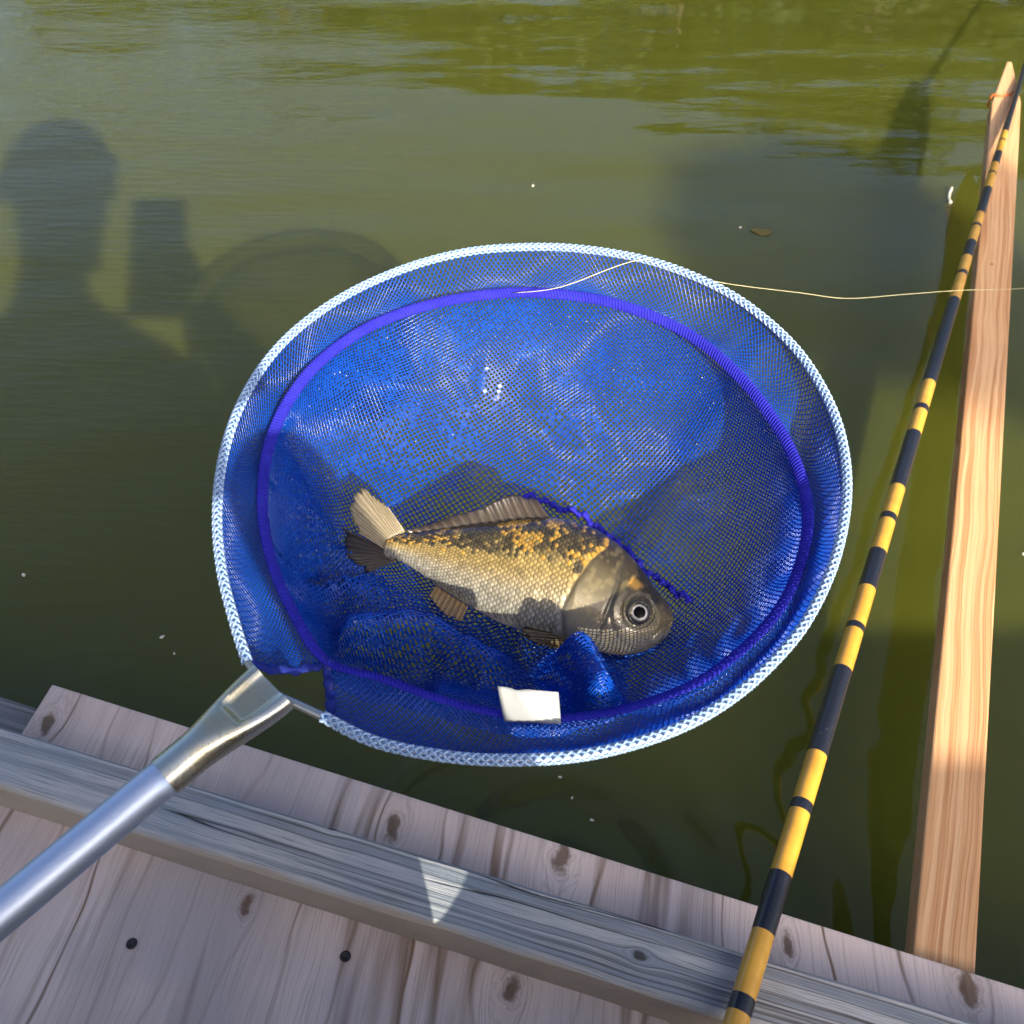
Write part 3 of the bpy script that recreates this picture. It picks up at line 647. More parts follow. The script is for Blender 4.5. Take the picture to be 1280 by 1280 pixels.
# seam cord gathered along the bag's bottom, and the sewn-in label
def cord():
    px = [(636, 626), (662, 622), (690, 632), (706, 640), (720, 640), (742, 655), (764, 672), (786, 690), (806, 714), (826, 726), (846, 742), (862, 750)]
    # find bag points under those pixels by marching the ray onto the bag samples
    g = np.linspace(-.98, .98, 240); U, Vv = np.meshgrid(g, g); ok = np.hypot(U, Vv) < .97; B = bag(U[ok], Vv[ok]); q = B - CP; z = q @ FW; pu = 640 + FPX * (q @ RT) / z; pv = 640 + FPX * (q @ DN) / z
    pts = []
    for (u, v) in px:
        d = np.hypot(pu - u, pv - v); c = np.where(d < 6)[0]; j = c[np.argmin(z[c])] if len(c) else np.argmin(d); pts.append(atdepth(u, v, z[j] - .004))
    P = spline(pts, 220); s = np.arange(220); wob = np.sin(s * .42) * .0009 + (vnoise(s * .09, 0 * s, 77) - .5) * .004
    P = P + NN * wob[:, None] + E2 * (np.sin(s * .33 + 1) * .0012)[:, None]
    m = MB(); m.add(*tube(P, .0017 + .0005 * np.sin(s * .9), 10)); m.build('bottom_seam_cord', MSEAM, net)
cord()
def label():
    t = NT('white_label_cloth'); n = t.noise(t.coord(), 120, 3); pr_ = t.noise(t.mapping(t.coord('Generated'), scale=(5, 11, 5)), 1.4, 2)
    c = t.mix(n, (.26, .29, .32), (.33, .36, .39)); c = t.mix(t.math('MULTIPLY', t.step(pr_, .62, .68), .45), c, (.35, .38, .42)); b = t.bsdf(Base_Color=c, Roughness=.6); t.set(b, 'Normal', t.bump(n, .2, .001)); M = t.end(b)
    bl = ab(632, 902, CS + .003); br = ab(703, 905, CS + .003); tl = atdepth(622, 858, (P3(*bl, CS + .003) - CP) @ FW - .006); tr_ = atdepth(698, 866, (P3(*br, CS + .003) - CP) @ FW - .006); bl = P3(*bl, CS + .003); br = P3(*br, CS + .003)
    n, k = 15, 9; V = []
    up = norm(np.cross(br - bl, tl - bl)); up = up if up @ (CP - bl) > 0 else -up
    for j in range(k):
        for i in range(n):
            s, r = i / (n - 1), j / (k - 1); q = (bl * (1 - s) + br * s) * (1 - r) + (tl * (1 - s) + tr_ * s) * r
            q = q + up * (.0022 * math.sin(math.pi * r) * math.sin(math.pi * (s * 1.2 + .1)) + .0016 * math.exp(-((s - .62 + r * .3) / .09) ** 2) * r); V.append(q)
    Fc = [(j * n + i, j * n + i + 1, (j + 1) * n + i + 1, (j + 1) * n + i) for j in range(k - 1) for i in range(n - 1)]
    o = mesh('care_label', V, Fc, M, net); so = o.modifiers.new('s', 'SOLIDIFY'); so.thickness = .0004
    o['label'] = 'small white sewn label on the seam'
label()

# ------------------------------------------------------------------ fish
fish = empty('fish', tuple(FP)); tag(fish, 'bronze crucian carp lying on its side in the blue net', 'fish')
def px_of(x, y):      # photo pixel of a point on the fish plane, used only to lay out the markings
    q = F3(x, y, np.zeros(np.shape(x))) - CP; z = q @ FW; return 640 + FPX * (q @ RT) / z, 640 + FPX * (q @ DN) / z
def fish_col(x, y):
    u, v = px_of(x, y); t, b = TY(x), BY(x); k = np.clip((y - b) / np.maximum(t - b, 1e-4), 0, 1)      # 0 belly 1 back
    n1 = vnoise(u * .045, v * .06, 51, 3); n2 = vnoise(u * .16, v * .16, 52, 2)
    L3 = lambda a, b_, f: np.asarray(a) * (1 - f[..., None]) + np.asarray(b_) * f[..., None]
    ss = lambda e0, e1, q: (lambda s: s * s * (3 - 2 * s))(np.clip((q - e0) / (e1 - e0), 0, 1))
    belly = np.array([.33, .335, .30]); mid = np.array([.37, .275, .095]); back = np.array([.060, .045, .020]); gold = np.array([.62, .36, .065])
    c = L3(belly, mid, ss(.08, .5, k)); c = L3(c, back, ss(.55, .80, k + (n1 - .5) * .45))
    gm = ss(.50, .66, n1 * .6 + n2 * .4 + .03) * ss(.48, .72, k) * ss(600, 640, u) * (1 - ss(800, 815, u)) ; c = L3(c, gold, gm * .9)
    tailg = ss(.42, .66, k) * (1 - ss(580, 650, u)) * ss(.45, .6, n2); c = L3(c, [.50, .36, .12], tailg * .6)
    dk = ss(.55, .72, vnoise(u * .035 + 5, v * .05, 53, 3)) * ss(.35, .6, k); c = L3(c, [.10, .085, .045], dk * .55)
    # head
    hu = u + (v - 740) * .10; he = np.interp(v, [640, 690, 710, 740, 770, 800, 830], [775, 760, 738, 716, 701, 704, 720]); h = ss(-2, 2, u - he)
    head = L3([.105, .088, .046], [.045, .036, .019], ss(.45, .85, k + (n1 - .5) * .4)); head = L3(head, [.17, .175, .165], 1 - ss(.05, .35, k)); head = L3(head, [.24, .20, .10], ss(.55, .7, n2) * .4 * np.ones_like(k))
    gp = np.exp(-(((u - 790) / 9) ** 2 + ((v - 738) / 9) ** 2)) ; head = L3(head, [.62, .34, .06], ss(.25, .85, gp + (n2 - .5) * .4))
    head = L3(head, [.05, .045, .035], np.exp(-(((u - (766 + (v - 740) * -.28)) / 5) ** 2)) * ss(700, 722, v) * (1 - ss(775, 800, v)) * .75)
    c = L3(c, head, h)
    ge = np.exp(-((u - he) / 3.0) ** 2) * ss(690, 705, v); c = L3(c, [.05, .045, .035], ge * .6)
    sn = ss(815, 845, u) * (1 - ss(.1, .5, 1 - k)); c = L3(c, [.09, .08, .06], sn * .6)
    return np.clip(c * (.85 + .3 * vnoise(u * .5, v * .5, 54, 2))[..., None], 0, 1)
def head_relief(x, y):
    """millimetre relief of gill cover, cheek and mouth on the upper flank"""
    u, v = px_of(x, y); st = lambda d, s: 1 / (1 + np.exp(-d / s))
    he = np.interp(v, [640, 690, 710, 740, 770, 800, 830], [775, 760, 738, 716, 701, 704, 720]); r = .0011 * st(u - he, .9)
    pe = np.interp(v, [690, 720, 750, 780, 800, 820], [782, 772, 764, 752, 742, 745]); r = r - .0011 * np.exp(-((u - pe) / 3.2) ** 2) * np.clip((v - 700) / 20, 0, 1)
    ck = np.hypot((u - 797) / 38, (v - 774) / 40); r = r + .0006 * st(1 - ck, .02) - .0006 * np.exp(-((ck - 1) / .05) ** 2) * (v > 770)
    mo = np.abs((v - 800) + (u - 812) * .95 - 0.012 * (u - 812) ** 2 * 0); r = r - .0009 * np.exp(-(mo / 1.6) ** 2) * np.clip((u - 808) / 8, 0, 1) * np.clip((848 - u) / 6, 0, 1)
    nos = np.hypot(u - 806, v - 744); r = r - .0007 * np.exp(-(nos / 2.4) ** 2)
    so = np.hypot(u - 794, v - 770); r = r - .0012 * np.exp(-((so - 18.5) / 2.5) ** 2)
    return r
def fish_mat(name, rough, coat, metal=.15):
    t = NT(name); c = t.attr('Col'); n = t.noise(t.coord(), 700, 3)
    b = t.bsdf(Base_Color=c, Roughness=t.math('ADD', rough, t.math('MULTIPLY', n, .15)), Metallic=metal, Coat_Weight=coat, Coat_Roughness=.12); t.set(b, 'Normal', t.bump(n, .15, .0004)); return t.end(b)
def fish_body():
    ns, nf = 240, 110; X = FL * 1.004 * (np.linspace(0, 1, ns) ** 1.25); ph = np.arange(nf) * 2 * math.pi / nf
    XX, PH = np.meshgrid(X, ph, indexing='ij'); t, b = TY(XX), BY(XX); vv = np.cos(PH); s = np.sin(PH); vv = np.sign(vv) * np.abs(vv) ** .92
    Y = (t + b) / 2 + (t - b) / 2 * vv; h = TH(XX) * np.maximum(0, 1 - np.abs(vv) ** 2.3) ** .62
    inside = np.clip(h / .004, 0, 1); Z = np.sign(s) * h + np.where(s > 0, head_relief(XX, Y) * inside, 0) - np.where(s < 0, 0, 0)
    V = F3(XX, Y, Z).reshape(-1, 3); col = fish_col(XX, Y).reshape(-1, 3)
    Fc = [(i * nf + k, i * nf + (k + 1) % nf, (i + 1) * nf + (k + 1) % nf, (i + 1) * nf + k) for i in range(ns - 1) for k in range(nf)]
    Fc += [tuple(range(nf - 1, -1, -1)), tuple((ns - 1) * nf + k for k in range(nf))]
    return mesh('body', V, Fc, fish_mat('fish_skin', .28, .6), fish, col=col)
fb = fish_body()
def scales():
    m = MB(); cols = []; dx = 8.1 * (FL / 368.); dy = dx * .80; row = 0; y = -.06; W_ = dx * 1.06
    ymin, ymax = BY(np.linspace(0, FL, 50)).min(), TY(np.linspace(0, FL, 50)).max(); y = ymin; gs = np.random.default_rng(5)
    items = []
    while y < ymax:
        # rows follow the body's length: blend between contours
        k = (y - ymin) / (ymax - ymin); j = 0; x = FL * .99 - (row % 2) * dx / 2
        while x > FL * .16:
            yy = BY(x) + (TY(x) - BY(x)) * k; u, v = px_of(x, yy); he = np.interp(v, [640, 690, 710, 740, 770, 800, 830], [775, 760, 738, 716, 701, 704, 720])
            if u < he - 4 and .04 < k < .965: items.append((x, yy, k, u))
            x -= dx
        row += 1; y += dy * .5 * 1.12
    items.sort(key=lambda q: -q[0])
    for (x, yy, k, u) in items:
        hgt = (TY(x) - BY(x)) / (ymax - ymin); sc_y = max(.45, min(1., hgt * 1.05)); a = np.linspace(-math.pi * .62, math.pi * .62, 9); j = gs.normal(0, .05, 9)
        px = x + W_ * .62 * np.cos(a) * (1 + j * .4); py = yy + W_ * .60 * sc_y * np.sin(a) * (1 + j * .3)
        px = np.r_[x - W_ * .55, x + W_ * .12, px]; py = np.r_[yy, yy, py]
        off = np.r_[-.0002, .00035, np.interp(np.cos(a), [-1, 0, 1], [-.0002, .00005, .00030])] * (.8 + .4 * gs.random())
        vv = np.clip((2 * py - TY(px) - BY(px)) / (TY(px) - BY(px)), -1, 1); z = TH(px) * np.maximum(0, 1 - np.abs(vv) ** 2.3) ** .62 + off + .0001
        V = F3(px, py, z); n0 = m.n; m.add(V, [(1, i, i + 1) for i in range(2, 10)] + [(0, 2, 1), (0, 1, 10)])
        c0 = fish_col(np.array([x]), np.array([yy]))[0] * (.72 + .5 * gs.random()); pu = px_of(np.array([x]), np.array([yy])); pg = vnoise(pu[0] * .03, pu[1] * .045, 58, 2)[0]
        if k > .50 + .18 * gs.random() and gs.random() < .85: c0 = np.array([.58, .34, .06]) * (.6 + .6 * gs.random()) if gs.random() < max(0, (pg - .40) * 3.2) * (1 if u > 590 else .6) else np.array([.075, .06, .03]) * (.6 + gs.random())
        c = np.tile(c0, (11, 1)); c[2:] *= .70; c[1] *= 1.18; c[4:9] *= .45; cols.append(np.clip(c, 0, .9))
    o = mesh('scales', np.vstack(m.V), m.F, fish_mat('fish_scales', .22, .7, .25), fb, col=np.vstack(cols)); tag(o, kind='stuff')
scales()
def fin(name, base_px, tip_px, rays, colr, thick=.0005, lift=0., curl=0., edge=None, seed=3):
    """corrugated fin between a base line and a tip line, both in photo pixels on the fish plane"""
    Bp = spline([f2(*p) for p in base_px], rays * 4 + 1); Tp = spline([f2(*p) for p in tip_px], rays * 4 + 1); n = rays * 4 + 1; k = 12; g = np.random.default_rng(seed)
    V = []; C = []; jag = np.repeat(g.normal(0, .03, rays + 1), 4)[:n]
    for j in range(k):
        r = j / (k - 1)
        for i in range(n):
            rr = r * (1 + jag[i] * r); q = Bp[i] * (1 - rr) + Tp[i] * rr; rid = (.00035 + .00015 * r) * math.cos(i * math.pi / 2)
            z = flank(np.array([np.clip(Bp[i][0], 0, FL)]), np.array([Bp[i][1]]))[0] * .6 * (1 - r) + lift * r + curl * r * r * math.sin(i / n * 6.0) + rid
            V.append(F3(np.array(q[0]), np.array(q[1]), np.array(z)))
            c = np.array(colr) * (1.25 if i % 4 == 0 else .75) * (1 - .25 * r)
            if edge is not None and r > .8: c = c * .3 + np.array(edge) * .7
            C.append(np.clip(c * (.85 + .3 * g.random()), 0, 1))
    Fc = [(j * n + i, j * n + i + 1, (j + 1) * n + i + 1, (j + 1) * n + i) for j in range(k - 1) for i in range(n - 1)]
    t = bpy.data.materials.get('fish_fin')
    if not t:
        t_ = NT('fish_fin'); c = t_.attr('Col'); b = t_.bsdf(Base_Color=c, Roughness=.3, Coat_Weight=.5, Coat_Roughness=.1); tr = t_.node('BsdfTranslucent'); t_.set(tr, 0, c); mx = t_.node('MixShader'); t_.set(mx, 0, .3)
        t_.t.links.new(b.outputs[0], mx.inputs[1]); t_.t.links.new(tr.outputs[0], mx.inputs[2]); t = t_.end(mx)
    o = mesh(name, np.array(V), Fc, t, fish, col=np.array(C)); so = o.modifiers.new('s', 'SOLIDIFY'); so.thickness = thick; return o
fin('tail_fin', [(486, 690), (486, 684), (490, 677), (497, 671), (506, 665)], [(455, 672), (443, 650), (443, 631), (456, 618), (486, 638)], 14, (.36, .31, .22), lift=.008, curl=.002)
fin('tail_fin', [(496, 699), (488, 697), (484, 692), (484, 688)], [(462, 714), (440, 700), (428, 684), (432, 662)], 9, (.10, .085, .075), lift=-.002, curl=.002)  # lower lobe: the shade it lies in is put into its darker colour
fin('dorsal_fin', [(688, 651), (650, 651), (610, 656), (570, 660), (535, 665), (512, 668)], [(672, 628), (638, 622), (602, 637), (562, 648), (530, 658), (508, 664)], 15, (.075, .058, .045), lift=.003, curl=.002, edge=(.03, .025, .035))
fin('pelvic_fin', [(712, 797), (704, 800), (698, 802)], [(662, 786), (650, 794), (676, 810)], 6, (.10, .08, .05), lift=.006)
fin('pectoral_fin', [(716, 798), (708, 806), (706, 810)], [(655, 791), (660, 803), (690, 815)], 7, (.13, .10, .06), lift=.012)
fin('anal_fin', [(585, 757), (565, 745), (545, 732)], [(577, 777), (556, 768), (538, 747)], 7, (.36, .25, .13), lift=.004)
def eye():
    x, y = f2(794, 773); z = float(flank(np.array([x]), np.array([y]))[0] + head_relief(np.array([x]), np.array([y]))[0]) + .0010; r = 12.8 * FL / 368.; n = 32
    def dome(rad, h, zz, rings=8):
        V = []; 
        for i in range(rings + 1):
            k = i / rings; ra = rad * math.cos(k * math.pi / 2); hh = h * math.sin(k * math.pi / 2)
            for a in np.arange(n) * 2 * math.pi / n: V.append(F3(np.array(x + ra * math.cos(a)), np.array(y + ra * math.sin(a)), np.array(zz + hh)))
        return V, [(i * n + k, i * n + (k + 1) % n, (i + 1) * n + (k + 1) % n, (i + 1) * n + k) for i in range(rings) for k in range(n)]
    t = NT('eye_iris'); c = t.attr('Col'); b = t.bsdf(Base_Color=c, Roughness=.3, Metallic=.0, Coat_Weight=.3, Coat_Roughness=.05); M = t.end(b)
    V, Fc = dome(r, r * .42, z - .0012, 14); V = np.array(V); d = np.linalg.norm((V - F3(np.array(x), np.array(y), np.array(z))) - ((V - F3(np.array(x), np.array(y), np.array(z))) @ FN)[:, None] * FN, axis=1) / r
    C = np.where((d > .86)[:, None], [.035, .033, .03], np.where((d > .74)[:, None], [.16, .155, .14], [.80, .76, .66]))
    ang = np.arctan2((V - F3(np.array(x), np.array(y), np.array(z))) @ FY, (V - F3(np.array(x), np.array(y), np.array(z))) @ FX); C = C * (.82 + .25 * np.sin(ang * 2 + 1))[:, None]
    e = mesh('eye', V, Fc, M, fish, col=C)
    t = NT('eye_pupil'); b = t.bsdf(Base_Color=(.004, .004, .005), Roughness=.25); b.inputs['Specular IOR Level'].default_value = .1; M2 = t.end(b)
    V, Fc = dome(r * .55, r * .12, z - .0012 + r * .42 * .85, 8); mesh('pupil', V, Fc, M2, e)
    # dark socket ring round the eye
    ringp = [F3(np.array(x + r * 1.06 * math.cos(a)), np.array(y + r * 1.06 * math.sin(a)), flank(np.array([x + r * 1.06 * math.cos(a)]), np.array([y + r * 1.06 * math.sin(a)]))[0] + head_relief(np.array([x + r * 1.06 * math.cos(a)]), np.array([y + r * 1.06 * math.sin(a)]))[0] + .0006) for a in np.arange(40) * 2 * math.pi / 40]
    m = MB(); m.add(*tube(np.array(ringp), .0008, 8, closed=True)); m.build('eyelid', simple('eye_rim_skin', (.045, .042, .035), .45, 0, .3, 300, Coat_Weight=.2), e)
eye()

# ------------------------------------------------------------------ fishing line
def fline():
    pts = [P3(*ab(640, 366, CS + .002), CS + .002), P3(*ab(700, 352), -.004), P3(*ab(800, 331), .0035), atdepth(860, 343, .56), atdepth(912, 355, .60), atdepth(1000, 366, .66), atdepth(1060, 373, .70), atdepth(1130, 368, .76), atdepth(1200, 363, .82), atdepth(1300, 359, .9), atdepth(1500, 340, 1.05)]
    P = spline(pts, 160); m = MB(); m.add(*tube(P, .00021, 6)); o = m.build('fishing_line', simple('pale_monofilament', (.62, .58, .34), .3, 0, .1, 50))
    tag(o, 'thin pale fishing line running from the net rim past the rod', 'line')
fline()

# ------------------------------------------------------------------ things afloat
MFL = simple('pale_fluff', (.75, .72, .62), .7, 0, .15, 300); MLF = simple('brown_leaf', (.10, .085, .02), .6, 0, .35, 200)
def leafchip(name, u, v, L, Wd, ang, mat, label, cat, group=None):
    q = onz(u, v, 0.); n = 12; ca, sa = math.cos(ang), math.sin(ang); V = []
    for z in (.0003, .0012):
        for a in np.arange(n) * 2 * math.pi / n:
            lx = L * math.cos(a); ly = Wd * math.sin(a) * (1 + .35 * math.cos(a)) * (1 + .2 * math.sin(3 * a)); V.append((q[0] + lx * ca - ly * sa, q[1] + lx * sa + ly * ca, z + .0008 * math.cos(a) ** 2))
    o = mesh(name, V, [tuple(range(n - 1, -1, -1)), tuple(range(n, 2 * n))] + [(i, (i + 1) % n, n + (i + 1) % n, n + i) for i in range(n)], mat, smooth=False); tag(o, label, cat, group)
leafchip('leaf', 951, 290, .016, .010, -.3, MLF, 'brown leaf fragment floating on the green water past the net', 'leaf')
for (u, v, s) in ((666, 233, .003), (925, 285, .002), (30, 720, .0024), (203, 797, .0024), (1220, 692, .0016), (1085, 700, .0016), (1280, 693, .003), (218, 818, .0013), (700, 972, .0016), (740, 1026, .0018), (715, 998, .0013)):
    leafchip('fluff_speck', u, v, s, s * .55, u * .7, MFL, 'tiny pale speck of fluff floating on the pond', 'speck', 'pale specks afloat')
q = [onz(*p, .0015) for p in ((1190, 234), (1187, 241), (1186, 248), (1188, 253))]; m = MB(); m.add(*tube(spline(q, 16), np.r_[.0012, np.full(14, .0022), .003], 8))
tag(m.build('seed_husk', MFL), 'pale curled husk floating beside the plank', 'husk')

# ------------------------------------------------------------------ the angler behind the camera whose shadow falls on the water
def skin(name, pts, edges, mat, parent, sub=2, root=0):
    off = np.array(parent.location); me = bpy.data.meshes.new(name); me.from_pydata([tuple(np.array(p[:3]) - off) for p in pts], edges, []); o = bpy.data.objects.new(name, me); link(o, parent); me.materials.append(mat)
    s = o.modifiers.new('skin', 'SKIN'); s.use_smooth_shade = True
    for i, d in enumerate(me.skin_vertices[0].data): d.radius = (pts[i][3], pts[i][4] if len(pts[i]) > 4 else pts[i][3]); d.use_root = (i == root)
    b = o.modifiers.new('sub', 'SUBSURF'); b.levels = sub; b.render_levels = sub; return o
LH = S_end + hd * (ls + .36)                    # left hand on the grip
phone_c = CP - FW * .010 + np.array([-.010, 0, 0]) + DN * .052
person = empty('person', (-.09, -.40, DZ)); tag(person, 'seated angler in dark jacket and cap holding a phone and the net handle', 'person')
MJ = simple('dark_jacket', (.03, .035, .05), .85, 0, .3, 30); MSK = simple('skin', (.42, .26, .18), .5, 0, .1, 20); MTR = simple('trousers', (.05, .05, .045), .9, 0, .3, 30)
RH = phone_c + np.array([.045, -.03, -.05])
body = [(-.09, -.42, .235, .14, .12), (-.085, -.41, .36, .185, .13), (-.075, -.37, .50, .205, .13), (-.08, -.32, .62, .155, .10), (-.088, -.27, .70, .055), (-.086, -.225, .755, .055),
        (-.086, -.19, .80, .072, .085), (-.086, -.184, .86, .080, .095), (-.086, -.18, .92, .070, .085), (-.086, -.182, .955, .035),
        (.06, -.33, .635, .068), (.110, -.27, .53, .054), (.125, -.19, .45, .046), (.095, -.11, .52, .036), (RH[0], RH[1], RH[2], .026),
        (-.245, -.31, .63, .065), (-.33, -.27, .52, .050), (-.38, -.21, .40, .044), (-.40, -.16, .37, .034), (LH[0] - .01, LH[1] - .012, LH[2] - .012, .026),
        (.01, -.40, .215, .095), (.20, -.14, .245, .07), (.02, -.06, .165, .05), (-.06, -.05, .150, .04),
        (-.19, -.40, .215, .095), (-.38, -.14, .245, .07), (-.20, -.12, .165, .05), (-.12, -.11, .150, .04)]
ed2 = [(0, 1), (1, 2), (2, 3), (3, 4), (4, 5), (5, 6), (6, 7), (7, 8), (8, 9), (3, 10), (10, 11), (11, 12), (12, 13), (13, 14), (3, 15), (15, 16), (16, 17), (17, 18), (18, 19), (0, 20), (20, 21), (21, 22), (22, 23), (0, 24), (24, 25), (25, 26), (26, 27)]
bo = skin('body', body, ed2, MJ, person)
def hand(palm0, palm1, across, grip_dir, close):
    palm0, palm1 = np.array(palm0), np.array(palm1); across = norm(across); grip_dir = norm(grip_dir); f = norm(palm1 - palm0)
    pts = [(*palm0, .020, .014), (*palm1, .026, .014)]; e = [(0, 1)]
    for k, ln in zip((-1.5, -.5, .5, 1.5), (.058, .068, .072, .064)):
        b = palm1 + across * .013 * k; i = len(pts); a1 = b + f * ln * .35 + grip_dir * .006; a2 = a1 + (f * .5 + grip_dir * close) * ln * .45; a3 = a2 + (f * (-.4 * close + .1) + grip_dir * close) * ln * .4
        pts += [(*b, .009), (*a1, .0085), (*a2, .008), (*a3, .0065)]; e += [(1, i), (i, i + 1), (i + 1, i + 2), (i + 2, i + 3)]
    i = len(pts); t1 = palm0 + f * .02 + across * .032; t2 = t1 + f * .026 + grip_dir * .02; t3 = t2 + f * .016 + grip_dir * .02; pts += [(*t1, .011), (*t2, .0095), (*t3, .008)]; e += [(0, i), (i, i + 1), (i + 1, i + 2)]
    return pts, e
pts, e = hand(RH, RH + np.array([-.005, .012, .035]), np.array([0.2, .5, .8]), np.array([-1, .1, .1]), .8); skin('right_hand', pts, e, MSK, person, 2)
gx = norm(np.cross(hd, ZU)); pts, e = hand(LH - gx * .0 - ZU * .045 - hd * .0, LH - ZU * .024 + gx * .012, hd, np.cross(gx, hd) * -1, .9); skin('left_hand', pts, e, MSK, person, 2)
# face, cap
hc = np.array([-.086, -.184, .862])
m = MB(); cap = []
for i in range(9):
    k = i / 8; ra = .098 * math.cos(k * math.pi / 2) + .002; n = 28
    for a in np.arange(n) * 2 * math.pi / n: cap.append(hc + (ra * .88 * math.cos(a), ra * 1.05 * math.sin(a), .02 + .105 * math.sin(k * math.pi / 2)))
m.add(cap, [(i * 28 + k, i * 28 + (k + 1) % 28, (i + 1) * 28 + (k + 1) % 28, (i + 1) * 28 + k) for i in range(8) for k in range(28)])
br_ = []
for zz in (.020, .026):
    for rr_ in (.095, .108):
        for a in np.linspace(0, 2 * math.pi, 28, endpoint=False): br_.append(hc + (rr_ * .9 * math.cos(a), rr_ * math.sin(a), zz - (rr_ - .095) * .25))
fq = []
for k in range(28):
    k2 = (k + 1) % 28; fq += [(k, k2, 28 + k2, 28 + k), (56 + k, 84 + k, 84 + k2, 56 + k2), (28 + k, 28 + k2, 84 + k2, 84 + k)]
m.add(br_, fq); m.build('hat', simple('straw_hat', (.45, .34, .18), .8, 0, .2, 150), person)
fm = MB(); fm.add(*tube([hc + (0, .088, .02), hc + (0, .108, -.018), hc + (0, .09, -.024)], [.006, .012, .008], 8)); fm.build('nose', MSK, person)
for s in (-1, 1):
    fm = MB(); fm.add(*tube([hc + (s * .03, .082, .012), hc + (s * .03, .094, .010)], [.012, .006], 10)); fm.build('eye', simple('eye_white', (.6, .6, .6), .2) if s < 0 else bpy.data.materials['eye_white'], person)
    fm = MB(); fm.add(*tube([hc + (s * .078, -.005, .02), hc + (s * .088, -.01, .0), hc + (s * .08, -.002, -.028)], [.008, .012, .006], 8)); fm.build('ear', MSK, person)
fm = MB(); fm.add(*tube([hc + (-.024, .085, -.05), hc + (0, .094, -.048), hc + (.024, .085, -.05)], [.004, .007, .004], 8)); fm.build('mouth', simple('lips', (.35, .14, .11), .5), person)
phone = empty('phone', tuple(phone_c)); tag(phone, 'black mobile phone held up by the angler', 'phone')
def slab(c, ax, ay, az, hx, hy, hz, name, mat, parent, bv=.004):
    V = [c + ax * sx * hx + ay * sy * hy + az * sz * hz for sz in (-1, 1) for sx, sy in ((-1, -1), (1, -1), (1, 1), (-1, 1))]
    o = mesh(name, V, [(3, 2, 1, 0), (4, 5, 6, 7), (0, 1, 5, 4), (1, 2, 6, 5), (2, 3, 7, 6), (3, 0, 4, 7)], mat, parent, smooth=False); bevel(o, bv, 3); return o
MPH = simple('phone_black', (.012, .012, .014), .3, 0, .2, 50)
slab(phone_c, RT, -DN, FW, .0425, .083, .0045, 'case', MPH, phone); slab(phone_c - FW * .0047, RT, -DN, FW, .038, .078, .0004, 'screen', simple('phone_glass', (.01, .01, .012), .05), phone, .0003)
ln = MB(); lc = CP - FW * .0062; ln.add(*tube([lc, lc + FW * .0022], .007, 20)); ln.build('lens', MPH, phone)
cu = slab(np.array([-.09, -.43, DZ + .024]), np.array([1., 0, 0]), np.array([0, 1., 0]), ZU, .2, .17, .023, 'cushion', simple('cushion_cloth', (.10, .11, .08), .95, 0, .3, 60), None, .02); tag(cu, 'thick green seat cushion under the angler on the plywood', 'cushion')

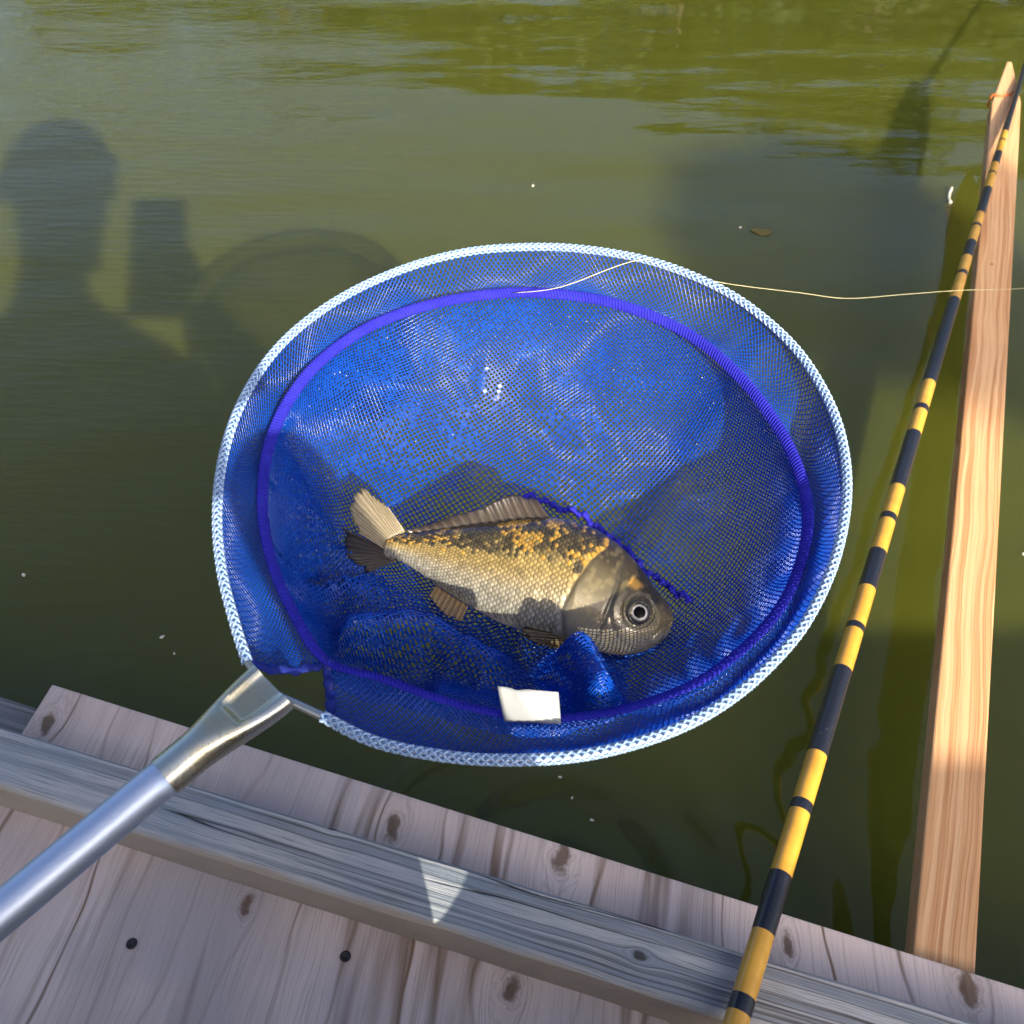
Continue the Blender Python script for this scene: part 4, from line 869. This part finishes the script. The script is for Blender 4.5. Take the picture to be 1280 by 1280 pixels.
# upright boards added out of view to shade the dock, with a sun gap
blocker = empty('shade_boards', (1.0, -.90, DZ)); tag(blocker, 'added unseen screen of upright boards that shades the dock', 'blocker')
MFE = wood('shade_board_wood', R(90), (.42, .33, .24), (.33, .25, .17), (.18, .11, .06), (), lines=60)
FY_ = -.90
def sunblocker(u, v, z): q = onz(u, v, z); t = (q[1] - FY_) / -SUN.y; return q[0] + SUN.x * t, q[2] + SUN.z * t
ftop = sunblocker(1197, 945, PT)[1]; ax_, az_ = sunblocker(548, 1130, RZ); nb_ = sunblocker(546, 1185, RZ)[1]; nw = .06; wt_ = sunblocker(556, 1066, RZ)[1] + .009 
bz = DZ + .001; polys = []; xe = np.r_[ax_ - nw - .13 * np.arange(9)[::-1], ax_ + nw + .13 * np.arange(10)]
for a_, b_ in zip(xe[:-1], xe[1:]):
    mid_ = abs((a_ + b_) / 2 - ax_) < .01; tz = nb_ if mid_ else (ftop + .06 if b_ < ax_ else ftop)
    if mid_: polys.append([(a_ + .0004, wt_), (b_ - .0004, wt_), (b_ - .0004, ftop + .06), (a_ + .0004, ftop + .06)])
    polys.append([(a_ + .0004, bz), (b_ - .0004, bz), (b_ - .0004, tz), (a_ + .0004, tz)])
for pg in polys:
    n = len(pg); V = [(x, FY_, z) for x, z in pg] + [(x, FY_ - .016, z) for x, z in pg]
    o = mesh('board', V, [tuple(range(n)), tuple(range(2 * n - 1, n - 1, -1))] + [((i + 1) % n, i, n + i, n + (i + 1) % n) for i in range(n)], MFE, blocker, smooth=False); bevel(o, .0008)
for zz in (.25, .62):
    V, Fc = prism([(xe[0], -.945), (xe[-1], -.945), (xe[-1], -.9175), (xe[0], -.9175)], zz, zz + .045); mesh('rail', V, Fc, MFE, blocker, smooth=False)

# unseen board added on the dock, notched to shape the sunlit triangle
BY_ = .045
def sunboard(u, v, z): q = onz(u, v, z); t = (q[1] - BY_) / -SUN.y; return q[0] + SUN.x * t, q[2] + SUN.z * t
a_, b_, c_ = sunboard(546, 1164, RZ), sunboard(520, 1054, RZ), sunboard(594, 1076, RZ); top_ = max(b_[1], c_[1]) + .004
bl_ = a_[0] + (b_[0] - a_[0]) * (top_ - a_[1]) / (b_[1] - a_[1]); cr_ = a_[0] + (c_[0] - a_[0]) * (top_ - a_[1]) / (c_[1] - a_[1])
pg = [(a_[0] - .24, DZ + .0005), (a_[0] + .15, DZ + .0005), (a_[0] + .15, top_), (cr_, top_), a_, (bl_, top_), (a_[0] - .24, top_)]
n = len(pg); V = [(x, BY_, z) for x, z in pg] + [(x, BY_ - .010, z) for x, z in pg]
o = mesh('shade_notch_board', V, [tuple(range(n)), tuple(range(2 * n - 1, n - 1, -1))] + [((i + 1) % n, i, n + i, n + (i + 1) % n) for i in range(n)], MFE, smooth=False); tag(o, 'added unseen notched board that shapes a patch of sun on the batten', 'shade board')
